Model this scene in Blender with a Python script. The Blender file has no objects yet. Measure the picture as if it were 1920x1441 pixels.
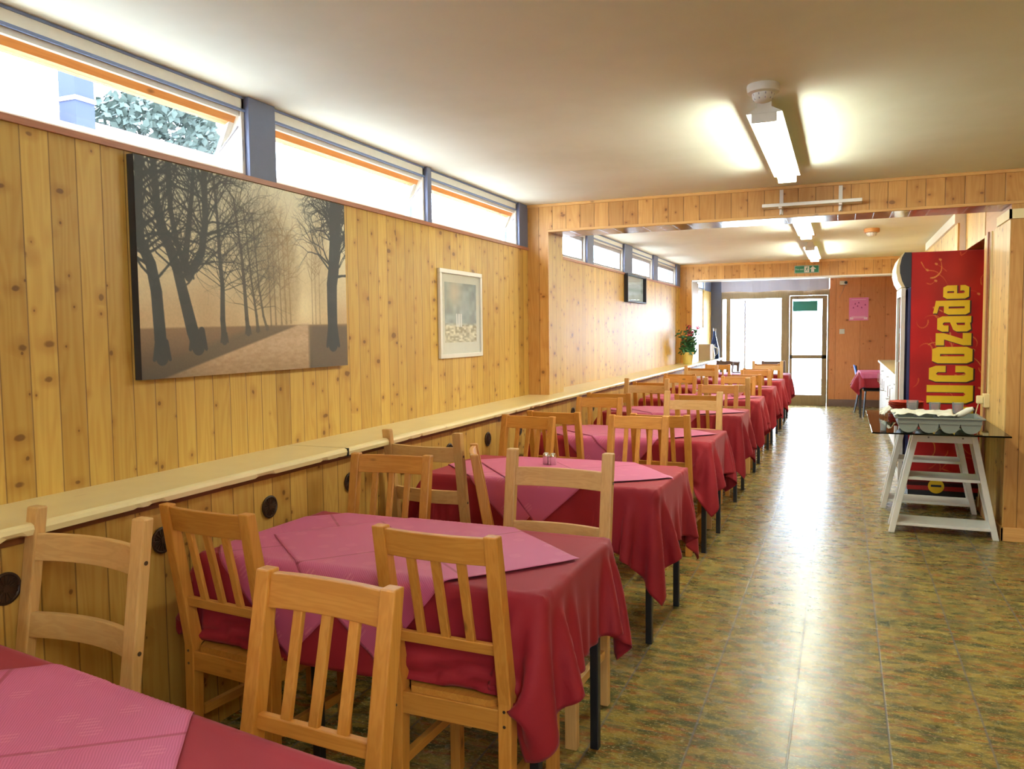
import bpy, bmesh, math, random
import numpy as np
from mathutils import Vector, Matrix

# ------------------------------------------------------------------ camera, world, exposure
sc = bpy.context.scene
COL = sc.collection
F, PITCH, YAW, ROLL = 1512.0, -0.06436, 0.38962, -0.011254
CH = 1.45
fw = Vector((-math.sin(YAW)*math.cos(PITCH), math.cos(YAW)*math.cos(PITCH), math.sin(PITCH)))
rt0 = Vector((math.cos(YAW), math.sin(YAW), 0)); up0 = rt0.cross(fw)
rt = rt0*math.cos(ROLL)+up0*math.sin(ROLL); up = -rt0*math.sin(ROLL)+up0*math.cos(ROLL)
cd = bpy.data.cameras.new('camera'); cam = bpy.data.objects.new('camera', cd); COL.objects.link(cam)
cd.sensor_width = 36; cd.lens = F/1920*36; cd.clip_start = 0.02; cd.clip_end = 300
M = Matrix((rt, up, -fw)).transposed().to_4x4(); M.translation = (0, 0, CH)
cam.matrix_world = M
sc.camera = cam
sc.view_settings.view_transform = 'Standard'; sc.view_settings.look = 'None'
sc.view_settings.exposure = 0.10; sc.view_settings.gamma = 1.0; sc.view_settings.use_curve_mapping = False
sc.cycles.use_denoising = True
sc.cycles.max_bounces = 10; sc.cycles.diffuse_bounces = 6; sc.cycles.glossy_bounces = 4
sc.cycles.transparent_max_bounces = 16; sc.cycles.transmission_bounces = 8
sc.cycles.sample_clamp_indirect = 8.0
sc.cycles.caustics_reflective = False; sc.cycles.caustics_refractive = False

SKY = 27.0
LAMP = 92.0
w = bpy.data.worlds.new('sky'); sc.world = w; w.use_nodes = True
bg = w.node_tree.nodes['Background']; bg.inputs[0].default_value = (0.78, 0.90, 1.08, 1); bg.inputs[1].default_value = SKY

def portal(loc, rot, sx, sy):
    l = bpy.data.lights.new('daylight_portal', 'AREA'); l.shape = 'RECTANGLE'; l.size = sx; l.size_y = sy
    l.cycles.is_portal = True
    o = bpy.data.objects.new('daylight_portal', l); COL.objects.link(o); o.location = loc; o.rotation_euler = rot
R90 = math.pi/2
portal((-2.52, 0.2, 2.31), (0, -R90, 0), 0.34, 5.3)
portal((-2.52, 4.55, 2.31), (0, -R90, 0), 0.34, 3.3)
portal((-2.52, 10.0, 2.31), (0, -R90, 0), 0.34, 5.8)
portal((-1.2, 16.40, 1.2), (-R90, 0, 0), 2.0, 2.2)
portal((1.6, -2.72, 1.9), (R90, 0, 0), 1.2, .6)  # daylight through the opening added in the unseen back wall

# ------------------------------------------------------------------ helpers
rnd = random.Random(7)
def srgb(r, g, b):
    f = lambda c: (c/255/12.92) if c/255 <= 0.04045 else ((c/255+0.055)/1.055)**2.4
    return (f(r), f(g), f(b), 1)

class MB:
    def __init__(s): s.v = []; s.f = []
    def add(s, vs, fs):
        n = len(s.v); s.v += [tuple(p) for p in vs]; s.f += [tuple(i+n for i in q) for q in fs]; return s
    def box(s, x0, x1, y0, y1, z0, z1):
        vs = [(x0,y0,z0),(x1,y0,z0),(x1,y1,z0),(x0,y1,z0),(x0,y0,z1),(x1,y0,z1),(x1,y1,z1),(x0,y1,z1)]
        return s.add(vs, [(0,3,2,1),(4,5,6,7),(0,1,5,4),(1,2,6,5),(2,3,7,6),(3,0,4,7)])
    def bar(s, a, b, w, d, ref=(0,1,0)):
        """box section bar from a to b; w across, d along ref"""
        a = Vector(a); b = Vector(b); t = (b-a).normalized(); r = Vector(ref)
        u = t.cross(r).normalized(); v = u.cross(t).normalized()
        vs = []
        for p in (a, b):
            for su, sv in ((-1,-1),(1,-1),(1,1),(-1,1)): vs.append(p+u*su*w/2+v*sv*d/2)
        return s.add(vs, [(0,3,2,1),(4,5,6,7),(0,1,5,4),(1,2,6,5),(2,3,7,6),(3,0,4,7)])
    def prism(s, pts, h0, h1, axis='z'):
        n = len(pts)
        def P(p, h):
            return (p[0],p[1],h) if axis == 'z' else ((p[0],h,p[1]) if axis == 'y' else (h,p[0],p[1]))
        vs = [P(p,h0) for p in pts]+[P(p,h1) for p in pts]
        fs = [tuple(range(n))[::-1], tuple(range(n,2*n))]+[(i,(i+1)%n,(i+1)%n+n,i+n) for i in range(n)]
        return s.add(vs, fs)
    def lathe(s, prof, n=24, c=(0,0,0), axis='z'):
        vs = []; fs = []
        for (r, z) in prof:
            for k in range(n):
                a = 2*math.pi*k/n; x, y = r*math.cos(a), r*math.sin(a)
                p = (x,y,z) if axis == 'z' else ((x,z,y) if axis == 'y' else (z,x,y))
                vs.append((p[0]+c[0],p[1]+c[1],p[2]+c[2]))
        for i in range(len(prof)-1):
            for k in range(n):
                fs.append((i*n+k, i*n+(k+1)%n, (i+1)*n+(k+1)%n, (i+1)*n+k))
        fs.append(tuple(range(n))[::-1]); m = (len(prof)-1)*n; fs.append(tuple(range(m, m+n)))
        return s.add(vs, fs)
    def tube(s, pts, r, n=10):
        pts = [Vector(p) for p in pts]; vs = []; fs = []
        for i, p in enumerate(pts):
            t = (pts[min(i+1,len(pts)-1)]-pts[max(i-1,0)]).normalized()
            a = Vector((0,0,1)) if abs(t.z) < .9 else Vector((1,0,0))
            u = t.cross(a).normalized(); v = t.cross(u)
            rr = r[i] if isinstance(r, (list,tuple)) else r
            for k in range(n):
                g = 2*math.pi*k/n; vs.append(p+u*rr*math.cos(g)+v*rr*math.sin(g))
        for i in range(len(pts)-1):
            for k in range(n): fs.append((i*n+k, i*n+(k+1)%n, (i+1)*n+(k+1)%n, (i+1)*n+k))
        fs.append(tuple(range(n))[::-1]); m=(len(pts)-1)*n; fs.append(tuple(range(m,m+n)))
        return s.add(vs, fs)
    def build(s, name, mat, parent=None, bevel=0, smooth=False, seg=2):
        me = bpy.data.meshes.new(name); me.from_pydata(s.v, [], s.f); me.validate()
        bm = bmesh.new(); bm.from_mesh(me); bmesh.ops.recalc_face_normals(bm, faces=bm.faces[:]); bm.to_mesh(me); bm.free()
        me.materials.append(mat)
        o = bpy.data.objects.new(name, me); COL.objects.link(o)
        if parent: o.parent = parent
        if bevel:
            m = o.modifiers.new('bevel', 'BEVEL'); m.width = bevel; m.segments = seg; m.limit_method = 'ANGLE'
        if smooth:
            for p in me.polygons: p.use_smooth = True
            if not bevel:
                try: me.set_sharp_from_angle(angle=math.radians(40))
                except Exception: pass
        return o

def empty(name, loc=(0,0,0), rz=0):
    o = bpy.data.objects.new(name, None); COL.objects.link(o); o.location = loc; o.rotation_euler = (0,0,rz)
    o.empty_display_size = .1
    return o
def tag(o, label=None, cat=None, group=None, kind=None):
    if label: o['label'] = label
    if cat: o['category'] = cat
    if group: o['group'] = group
    if kind: o['kind'] = kind
    return o
def struct(o, label=None, cat=None):
    o['kind'] = 'structure'
    if label: o['label'] = label
    if cat: o['category'] = cat
    return o
def copy_tree(o, parent=None):
    c = o.copy(); COL.objects.link(c)
    if parent: c.parent = parent
    for ch in list(o.children): copy_tree(ch, c)
    return c

# ------------------------------------------------------------------ materials
class NT:
    def __init__(s, name):
        s.m = bpy.data.materials.new(name); s.m.use_nodes = True; s.t = s.m.node_tree
        s.b = s.t.nodes['Principled BSDF']; s.out = s.t.nodes['Material Output']
    def n(s, typ, **kw):
        nd = s.t.nodes.new(typ)
        for k, v in kw.items(): setattr(nd, k, v)
        return nd
    def l(s, a, b): s.t.links.new(a, b)
    def put(s, sock, v):
        if isinstance(v, bpy.types.NodeSocket): s.l(v, sock)
        else: sock.default_value = v
    def math(s, op, a, b=None, c=None, clamp=False):
        nd = s.n('ShaderNodeMath', operation=op); nd.use_clamp = clamp
        s.put(nd.inputs[0], a)
        if b is not None: s.put(nd.inputs[1], b)
        if c is not None: s.put(nd.inputs[2], c)
        return nd.outputs[0]
    def mix(s, fac, a, b, typ='MIX'):
        nd = s.n('ShaderNodeMix', data_type='RGBA', blend_type=typ); nd.clamp_factor = True
        s.put(nd.inputs['Factor'], fac); s.put(nd.inputs[6], a); s.put(nd.inputs[7], b); return nd.outputs[2]
    def comb(s, x, y, z):
        nd = s.n('ShaderNodeCombineXYZ'); s.put(nd.inputs[0], x); s.put(nd.inputs[1], y); s.put(nd.inputs[2], z); return nd.outputs[0]
    def obj(s):
        tc = s.n('ShaderNodeTexCoord'); sp = s.n('ShaderNodeSeparateXYZ'); s.l(tc.outputs['Object'], sp.inputs[0]); return tc.outputs['Object'], sp.outputs
    def noise(s, vec, scale, detail=3, rough=.5, dim='3D'):
        nd = s.n('ShaderNodeTexNoise', noise_dimensions=dim); s.put(nd.inputs['Vector'], vec)
        nd.inputs['Scale'].default_value = scale; nd.inputs['Detail'].default_value = detail; nd.inputs['Roughness'].default_value = rough
        return nd.outputs[0]
    def ramp(s, fac, lo, hi, a=0.0, b=1.0):
        nd = s.n('ShaderNodeMapRange', interpolation_type='SMOOTHSTEP'); s.put(nd.inputs[0], fac)
        nd.inputs[1].default_value = lo; nd.inputs[2].default_value = hi; nd.inputs[3].default_value = a; nd.inputs[4].default_value = b
        return nd.outputs[0]
    def bump(s, h, strength=.3, dist=.002):
        nd = s.n('ShaderNodeBump'); s.put(nd.inputs['Height'], h); nd.inputs['Strength'].default_value = strength; nd.inputs['Distance'].default_value = dist
        s.l(nd.outputs[0], s.b.inputs['Normal'])

def plain(name, col, rough=.5, metal=0, spec=.5, noise_amt=.06, scale=30, coat=0):
    t = NT(name); v, _ = t.obj()
    n = t.noise(v, scale, 3)
    c2 = tuple(c*(1-noise_amt*2) for c in col[:3])+(1,)
    t.l(t.mix(n, col, c2), t.b.inputs['Base Color'])
    t.b.inputs['Roughness'].default_value = rough; t.b.inputs['Metallic'].default_value = metal
    t.b.inputs['Specular IOR Level'].default_value = spec
    if coat: t.b.inputs['Coat Weight'].default_value = coat
    return t.m
def emis(name, col, st):
    t = NT(name); t.b.inputs['Base Color'].default_value = (.8,.8,.8,1)
    t.b.inputs['Emission Color'].default_value = col; t.b.inputs['Emission Strength'].default_value = st
    return t.m
def glass(name, tint=(1,1,1,1), gl=.08, rough=0.02, fres=True):
    t = NT(name)
    tr = t.n('ShaderNodeBsdfTransparent'); tr.inputs[0].default_value = tint
    g = t.n('ShaderNodeBsdfGlossy'); g.inputs['Roughness'].default_value = rough
    mx = t.n('ShaderNodeMixShader')
    if fres:
        lw = t.n('ShaderNodeLayerWeight'); lw.inputs[0].default_value = .25
        t.l(t.math('MULTIPLY', lw.outputs['Fresnel'], gl*4, clamp=True), mx.inputs[0])
    else: mx.inputs[0].default_value = gl
    t.l(tr.outputs[0], mx.inputs[1]); t.l(g.outputs[0], mx.inputs[2]); t.l(mx.outputs[0], t.out.inputs['Surface'])
    return t.m

def panel(name, axis='Y', width=.101, groove=.62, c1=(206,171,88), c2=(182,136,58), knot=(96,56,22), seed=0.0, vert='Z', rough=.45, knots=1.0):
    """varnished knotty pine boards; boards run along `vert`, repeat along `axis`"""
    t = NT(name); _, o = t.obj(); ix = 'XYZ'.index(axis); iz = 'XYZ'.index(vert)
    a = t.math('ADD', o[ix], 50.0+seed); z = o[iz]
    q = t.math('DIVIDE', a, width); idx = t.math('FLOOR', q); fr = t.math('FRACT', q)
    wn = t.n('ShaderNodeTexWhiteNoise', noise_dimensions='1D'); t.l(idx, wn.inputs['W']); r = wn.outputs['Value']
    roff = t.math('MULTIPLY', r, 43.0)
    g1 = t.noise(t.comb(t.math('MULTIPLY', a, 34.0), t.math('ADD', t.math('MULTIPLY', z, 1.3), roff), roff), 1.0, 4, .6)
    g2 = t.noise(t.comb(t.math('MULTIPLY', a, 9.0), t.math('ADD', t.math('MULTIPLY', z, .9), roff), roff), 1.0, 2)
    wv = t.math('SINE', t.math('MULTIPLY', t.math('ADD', g2, t.math('MULTIPLY', g1, .12)), 75.0))
    gr = t.math('ADD', t.math('MULTIPLY', wv, .16), t.math('ADD', t.math('MULTIPLY', g1, .9), .05))
    col = t.mix(gr, srgb(*c1), srgb(*c2))
    # knots: per-board coordinates
    def kn(sx, sz, rad, pres, off):
        wob = t.noise(t.comb(t.math('MULTIPLY', a, 20.0), t.math('MULTIPLY', z, 20.0), off), 1.0, 2)
        vo = t.n('ShaderNodeTexVoronoi', voronoi_dimensions='2D', feature='F1')
        vec = t.comb(t.math('ADD', t.math('DIVIDE', a, sx), t.math('MULTIPLY', r, 17.0)), t.math('ADD', t.math('DIVIDE', z, sz), t.math('ADD', roff, off)), 0.0)
        t.l(vec, vo.inputs['Vector']); vo.inputs['Scale'].default_value = 1.0
        sp = t.n('ShaderNodeSeparateColor'); t.l(vo.outputs['Color'], sp.inputs[0])
        has = t.math('GREATER_THAN', sp.outputs[0], pres)
        d = t.math('ADD', t.math('MULTIPLY', vo.outputs['Distance'], t.math('ADD', t.math('MULTIPLY', sp.outputs[1], 1.1), .6)), t.math('MULTIPLY', t.math('SUBTRACT', wob, .5), rad*2.0))
        core = t.math('MULTIPLY', t.ramp(d, rad*1.15, rad*.55), has)
        halo = t.math('MULTIPLY', t.ramp(d, rad*4.2, rad*.6), has)
        return core, halo
    k1, h1 = kn(.24, .15, .075, 1-.50*knots, 0.0); k2, h2 = kn(.11, .13, .060, 1-.42*knots, 5.3)
    halo = t.math('MAXIMUM', h1, h2); core = t.math('MAXIMUM', k1, k2)
    col = t.mix(t.math('MULTIPLY', halo, .42), col, srgb(int(c2[0]*.86), int(c2[1]*.74), int(c2[2]*.6)))
    col = t.mix(t.math('MULTIPLY', core, .72), col, srgb(*knot))
    tone = t.math('ADD', t.math('MULTIPLY', r, .30), .85)
    col = t.mix(1.0, col, t.comb(tone, t.math('POWER', tone, 1.25), t.math('POWER', tone, 1.6)), 'MULTIPLY')
    edge = t.math('MINIMUM', fr, t.math('SUBTRACT', 1.0, fr))
    gv = t.ramp(edge, .012, .032, 1.0, 0.0)
    col = t.mix(t.math('MULTIPLY', gv, groove), col, srgb(88,52,18))
    t.l(col, t.b.inputs['Base Color'])
    t.b.inputs['Roughness'].default_value = rough; t.b.inputs['Specular IOR Level'].default_value = .45
    t.bump(t.math('ADD', t.math('MULTIPLY', gv, -1.0), t.math('MULTIPLY', g1, .06)), .55, .003)
    return t.m

def timber(name, axis, c1, c2, rough=.42, var=.18):
    """solid furniture pine, grain along axis, each piece a little different"""
    t = NT(name); _, o = t.obj(); oi = t.n('ShaderNodeObjectInfo'); rr = t.math('MULTIPLY', oi.outputs['Random'], 31.0)
    k = 'XYZ'.index(axis); s = [26.0]*3; s[k] = 1.6
    vec = t.comb(*[t.math('ADD', t.math('MULTIPLY', o[i], s[i]), rr) for i in range(3)])
    g = t.noise(vec, 1.0, 3, .6); wv = t.math('SINE', t.math('MULTIPLY', g, 42.0))
    gr = t.math('ADD', t.math('MULTIPLY', g, .8), t.math('MULTIPLY', wv, .14))
    col = t.mix(gr, srgb(*c1), srgb(*c2))
    v = t.n('ShaderNodeTexVoronoi', feature='F1'); s2 = [9.0]*3; s2[k] = 4.0
    t.l(t.comb(*[t.math('ADD', t.math('MULTIPLY', o[i], s2[i]), rr) for i in range(3)]), v.inputs['Vector']); v.inputs['Scale'].default_value = 1.0
    col = t.mix(t.ramp(v.outputs['Distance'], .12, .04, 0, .75), col, srgb(95,55,20))
    tone = t.math('ADD', t.math('MULTIPLY', oi.outputs['Random'], var), 1-var/2)
    col = t.mix(1.0, col, t.comb(tone, tone, tone), 'MULTIPLY')
    t.l(col, t.b.inputs['Base Color']); t.b.inputs['Roughness'].default_value = rough
    t.bump(g, .15, .001)
    return t.m

PY = panel('pine_panel_left', 'Y', .101)
PLOW = panel('pine_panel_low', 'Y', .115, c1=(202,164,84), c2=(178,130,56), seed=.37)
PX = panel('pine_panel_beam', 'X', .118, c1=(202,152,82), c2=(176,120,54), seed=.11)
PX2 = panel('pine_panel_far', 'X', .42, groove=.22, c1=(214,148,98), c2=(194,124,74), seed=.53, knots=.35)
PYR = panel('pine_panel_right', 'Y', .118, c1=(214,178,104), c2=(194,148,76), seed=.71)  # paler pine: window glare on the right wall put into the colour
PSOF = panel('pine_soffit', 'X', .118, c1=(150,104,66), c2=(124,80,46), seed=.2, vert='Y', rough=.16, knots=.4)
TRIM = timber('pine_trim', 'X', (222,174,104), (194,136,66))
TRIMY = timber('pine_trim_y', 'Y', (170,112,84), (140,86,60))
SASH = timber('sash_timber', 'Y', (222,150,78), (196,120,56))
DARKFRAME = plain('grey_frame', srgb(100,106,132), .5)
BLUEGREY = plain('blue_grey_bead', srgb(110,124,160), .5)
GREYFRAME = plain('pale_frame', srgb(150,146,150), .5)
DOORFRAME = timber('door_timber', 'Z', (150,128,92), (118,98,66))
WHITE = plain('white_paint', srgb(232,228,218), .35)
WHITEP = plain('white_plastic', srgb(226,224,214), .4)
CREAM = None
t = NT('cream_gloss_paint'); v, o = t.obj()
n = t.noise(v, 9, 4); sp = t.ramp(t.noise(t.comb(t.math('MULTIPLY', o[0], 40.0), t.math('MULTIPLY', o[1], 6.0), o[2]), 1.0, 3), .70, .74)
col = t.mix(n, srgb(242,226,172), srgb(228,208,150)); col = t.mix(t.math('MULTIPLY', sp, .35), col, srgb(170,140,90))
t.l(col, t.b.inputs['Base Color']); t.b.inputs['Roughness'].default_value = .3; t.b.inputs['Coat Weight'].default_value = .2; CREAM = t.m
t = NT('ceiling_paint'); v, o = t.obj()
n1 = t.noise(v, 1.1, 4, .6); n2 = t.noise(v, 70, 2)
t.l(t.mix(t.ramp(n1, .35, .75), srgb(238,241,228), srgb(228,230,214)), t.b.inputs['Base Color']); t.b.inputs['Roughness'].default_value = .9
t.bump(n2, .12, .002); CEIL = t.m
# vinyl tile floor
t = NT('mottled_vinyl_tiles'); v, o = t.obj(); S = .325
qx = t.math('DIVIDE', t.math('ADD', o[0], 50*S+.155), S); qy = t.math('DIVIDE', t.math('ADD', o[1], 50*S+.11), S)
ix_, iy_ = t.math('FLOOR', qx), t.math('FLOOR', qy)
wn = t.n('ShaderNodeTexWhiteNoise', noise_dimensions='2D'); t.l(t.comb(ix_, iy_, 0.0), wn.inputs['Vector']); r = wn.outputs['Value']
ro = t.math('MULTIPLY', r, 60.0)
big = t.noise(t.comb(t.math('ADD', t.math('MULTIPLY', o[0], 8.0), ro), t.math('MULTIPLY', o[1], 19.0), ro), 1.0, 6, .70)
mid = t.noise(t.comb(t.math('MULTIPLY', o[0], 30.0), t.math('MULTIPLY', o[1], 62.0), ro), 1.0, 4, .65)
red = t.noise(t.comb(t.math('MULTIPLY', o[0], 10.0), t.math('ADD', t.math('MULTIPLY', o[1], 30.0), 13.0), ro), 1.0, 4, .7)
fleck = t.noise(t.comb(t.math('MULTIPLY', o[0], 70.0), t.math('MULTIPLY', o[1], 150.0), 3.0), 1.0, 2, .7)
col = t.mix(t.ramp(big, .38, .62), srgb(70,74,40), srgb(156,134,64))
col = t.mix(t.ramp(red, .50, .64, 0, .8), col, srgb(150,86,42))
col = t.mix(t.ramp(mid, .50, .66, 0, .55), col, srgb(64,70,46))
col = t.mix(t.ramp(fleck, .57, .66, 0, .7), col, srgb(200,186,130))
ex = t.math('MINIMUM', t.math('FRACT', qx), t.math('SUBTRACT', 1.0, t.math('FRACT', qx)))
ey = t.math('MINIMUM', t.math('FRACT', qy), t.math('SUBTRACT', 1.0, t.math('FRACT', qy)))
jx = t.ramp(ex, .006, .016, 1.0, 0.0); jy = t.ramp(ey, .004, .011, .7, 0.0)
j = t.math('MAXIMUM', jx, jy)
col = t.mix(t.math('MULTIPLY', j, .75), col, srgb(104,100,98))
t.l(col, t.b.inputs['Base Color'])
t.l(t.ramp(t.noise(v, 9, 3), .3, .7, .25, .29), t.b.inputs['Roughness'])
t.b.inputs['Specular IOR Level'].default_value = .28
t.bump(t.math('ADD', t.math('MULTIPLY', mid, .5), t.math('MULTIPLY', j, -1.0)), .22, .0012)
FLOOR = t.m
# cloth
t = NT('red_tablecloth'); v, o = t.obj()
wv = t.noise(v, 700, 1); n = t.noise(v, 3, 3)
t.l(t.mix(n, srgb(152,20,38), srgb(134,13,30)), t.b.inputs['Base Color']); t.b.inputs['Roughness'].default_value = .75
t.b.inputs['Sheen Weight'].default_value = .10; t.b.inputs['Sheen Roughness'].default_value = .4; t.b.inputs['Sheen Tint'].default_value = (1,.55,.65,1)
t.bump(wv, .12, .0005); CLOTH = t.m
t = NT('pink_crinkle_cloth'); v, o = t.obj()
at = t.n('ShaderNodeAttribute', attribute_name='UVpat', attribute_type='GEOMETRY'); sp2 = t.n('ShaderNodeSeparateXYZ'); t.l(at.outputs['Vector'], sp2.inputs[0])
pu, pv = sp2.outputs[0], sp2.outputs[1]
st = t.math('SINE', t.math('MULTIPLY', t.math('ADD', pu, t.math('MULTIPLY', t.noise(at.outputs['Vector'], 14, 2), .01)), 1300.0))
n = t.noise(at.outputs['Vector'], 60, 3)
crx = t.math('MINIMUM', t.math('ABSOLUTE', pu), t.math('ABSOLUTE', pv))
crease = t.ramp(crx, .002, .007, 1, 0)
vo = t.n('ShaderNodeTexVoronoi', feature='F1', voronoi_dimensions='2D'); t.l(at.outputs['Vector'], vo.inputs['Vector']); vo.inputs['Scale'].default_value = 9.0
mk = t.math('MULTIPLY', t.ramp(vo.outputs['Distance'], .20, .16, 0, 1), t.math('GREATER_THAN', t.math('SINE', t.math('MULTIPLY', pv, 500.0)), .2))
col = t.mix(t.math('ADD', t.math('MULTIPLY', st, .28), .5), srgb(208,106,146), srgb(178,72,114))
col = t.mix(t.math('MULTIPLY', crease, .6), col, srgb(140,30,52))
col = t.mix(t.math('MULTIPLY', mk, .28), col, srgb(226,140,160))
t.l(col, t.b.inputs['Base Color']); t.b.inputs['Roughness'].default_value = .48
t.bump(t.math('ADD', t.math('MULTIPLY', st, .5), t.math('MULTIPLY', crease, -2.0)), .35, .0008); PINK = t.m

CH_A = {k: timber('chair_pine_'+k, k.upper(), (206,146,66), (172,106,36)) for k in 'xyz'}
CH_B = {k: timber('chair_pale_pine_'+k, k.upper(), (212,170,108), (184,138,78)) for k in 'xyz'}
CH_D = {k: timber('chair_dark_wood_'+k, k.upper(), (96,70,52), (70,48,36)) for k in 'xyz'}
BLACKM = plain('black_steel', srgb(26,28,34), .4, 0, .5)
CHROME = plain('chrome', (.82,.82,.80,1), .12, 1.0)
BOLT = plain('bolt_metal', (.16,.12,.08,1), .4, .8)
VENT = plain('brown_vent', srgb(58,36,22), .45)
BLACKP = plain('black_plastic', srgb(24,24,26), .4)
GLASSW = glass('window_glass', (.97,.99,1,1), .06)
GLASST = glass('table_glass', (.55,.68,.62,1), .30, .01)
GLASSD = glass('drinking_glass', (.90,.93,.92,1), .30, .05)
_t = GLASSD.node_tree; _d = _t.nodes.new('ShaderNodeBsdfDiffuse'); _d.inputs[0].default_value = (.85,.9,.88,1); _m = _t.nodes.new('ShaderNodeMixShader'); _m.inputs[0].default_value = .16
_o = _t.nodes['Material Output']; _p = _o.inputs['Surface'].links[0].from_socket; _t.links.new(_p, _m.inputs[1]); _t.links.new(_d.outputs[0], _m.inputs[2]); _t.links.new(_m.outputs[0], _o.inputs['Surface'])

# ------------------------------------------------------------------ room
XL, ZC, SILL = -2.42, 2.49, 2.145
XR = 3.2; YB = -2.6; YBEAM = 6.265; YB2 = 13.0; YF = 16.28
struct(MB().box(-2.7, XR+.2, YB-.2, YF+.15, -.1, 0).build('floor', FLOOR), 'glossy mottled olive and rust vinyl tile floor', 'floor')
struct(MB().box(-2.7, XR+.2, YB-.2, YF+.25, ZC, ZC+.15).build('ceiling', CEIL), 'off white painted ceiling', 'ceiling')
wl = MB()
wl.box(XL-.14, XL, YB-.1, YB2+.3, 0, SILL-.02)
wl.build('wall_left', PY)
struct(bpy.data.objects['wall_left'], 'knotty pine boarded wall under the high windows', 'wall')
struct(MB().box(XL-.02, -2.15, YB, 15.6, 0, .897).build('wall_left_low', PLOW), 'boxed pine boarding below the cream ledge', 'wall')
wl3 = MB()
wl3.box(XL-.14, XL, 13.3, 14.62, 0, 2.2).box(XL-.14, XL, 15.38, YF+.05, 0, 2.2).box(XL-.14, XL, 14.62, 15.38, 0, 1.50)
struct(wl3.build('wall_left_end', PY), 'pine boarded end bay of the left wall', 'wall')
struct(MB().box(XL-.14, XL, YF-.6, YF+.05, 2.2, ZC).box(XL-.14, XL, 13.3, 13.9, 2.2, ZC).build('wall_left_head', DARKFRAME), None, None)
# partition: return wall with first pillar on the right
struct(MB().box(1.024, XR+.1, YBEAM, YBEAM+.37, 0, 2.262).box(1.024, XR+.1, YBEAM+.37, 7.33, 0, ZC).build('wall_right_pillar', PX), 'pine clad pillar wall at the right', 'wall')
MB().box(1.019, 1.0245, YBEAM+.002, 7.332, .095, 2.165).build('side_boarding', PYR, bpy.data.objects['wall_right_pillar'])
struct(MB().box(1.02, 1.2, 8.41, 14.10, 0, ZC).build('wall_right', PYR), 'pine wall behind the kitchen counter, window glare in its pale colour', 'wall')
struct(MB().box(1.02, 1.2, 7.33, 8.41, 2.15, ZC).build('wall_right_head', PYR), 'pine boards above the doorway behind the fridge', 'wall')
struct(MB().box(1.9, 2.0, 7.3, 8.5, 0, ZC).box(1.02, 2.0, 8.41, 8.5, 0, ZC).build('wall_right_recess', PYR), 'pine wall inside the doorway recess', 'wall')
struct(MB().box(1.2, 1.75, 14.0, 14.1, 0, ZC).box(1.65, 1.75, 14.1, YF+.1, 0, ZC).build('wall_right_end', PYR), 'pine wall beyond the kitchen counter', 'wall')
struct(MB().box(XR, XR+.1, YB, YBEAM, 0, ZC).build('wall_right_near', PY), 'pine wall right of the near room', 'wall')
struct(MB().box(XL-.1, -.8, YB-.1, YB, 0, ZC).box(2.2, XR+.1, YB-.1, YB, 0, ZC).box(-.8, 2.2, YB-.1, YB, 0, 1.6).box(-.8, 1.0, YB-.1, YB, 1.6, 2.2).box(-.8, 2.2, YB-.1, YB, 2.2, ZC).build('wall_back', PX), 'pine wall behind the viewer with an added opening for fill daylight', 'wall')  # unseen wall; its opening is added to light the chair fronts
# far wall right of the door, and over it
struct(MB().box(-.245, 1.75, YF, YF+.12, 0, ZC).build('wall_far', PX2), 'orange pine end wall beside the glazed door', 'wall')
struct(MB().box(XL-.1, XL+.20, YF, YF+.12, 0, ZC).build('wall_far_left', DARKFRAME), 'grey post left of the glazed end', 'wall')
# beams
b = MB().box(XL, XR, YBEAM, YBEAM+.37, 2.268, ZC)
bo = b.build('trim_1', PX); struct(bo, 'first pine clad beam across the ceiling', 'beam')
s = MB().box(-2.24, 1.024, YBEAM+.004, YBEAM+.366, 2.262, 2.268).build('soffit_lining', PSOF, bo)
MB().box(XL, XR, YBEAM-.014, YBEAM, ZC-.022, ZC).box(-2.24, XR, YBEAM-.008, YBEAM, 2.262, 2.282).build('beam_moulding', TRIM, bo, bevel=.003)
bo2 = struct(MB().box(XL, 1.02, YB2, YB2+.30, 2.245, ZC).build('trim_2', PX), 'second pine beam, below the far ceiling lamp', 'beam')
MB().box(XL, 1.02, YB2-.012, YB2, ZC-.035, ZC).build('beam_moulding', TRIM, bo2)
MB().box(-2.23, 1.02, YB2-.004, YB2+.30, 2.222, 2.245).build('white_face', WHITE, bo2)
struct(MB().box(XL, -2.243, YBEAM, YBEAM+.37, .93, 2.268).build('trim_3', PX), 'pine clad pillar on the ledge under the first beam', 'pillar')
MB().box(-2.244, -2.239, YBEAM+.002, YBEAM+.37, .932, 2.262).build('side_boarding', PY, bpy.data.objects['trim_3'])
MB().box(-2.243, -2.237, YBEAM-.004, YBEAM+.01, .93, 2.262).build('corner_bead', TRIM, bpy.data.objects['trim_3'])
p2 = struct(MB().box(XL, -2.24, YB2, YB2+.6, .93, 2.245).build('trim_4', PX), 'far pillar on the ledge, door glow painted white on its side', 'pillar')
MB().box(-2.24, -2.225, YB2+.01, YB2+.6, .93, 2.222).build('white_face', WHITE, p2)  # glow from the end door painted as a white pillar side
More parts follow.
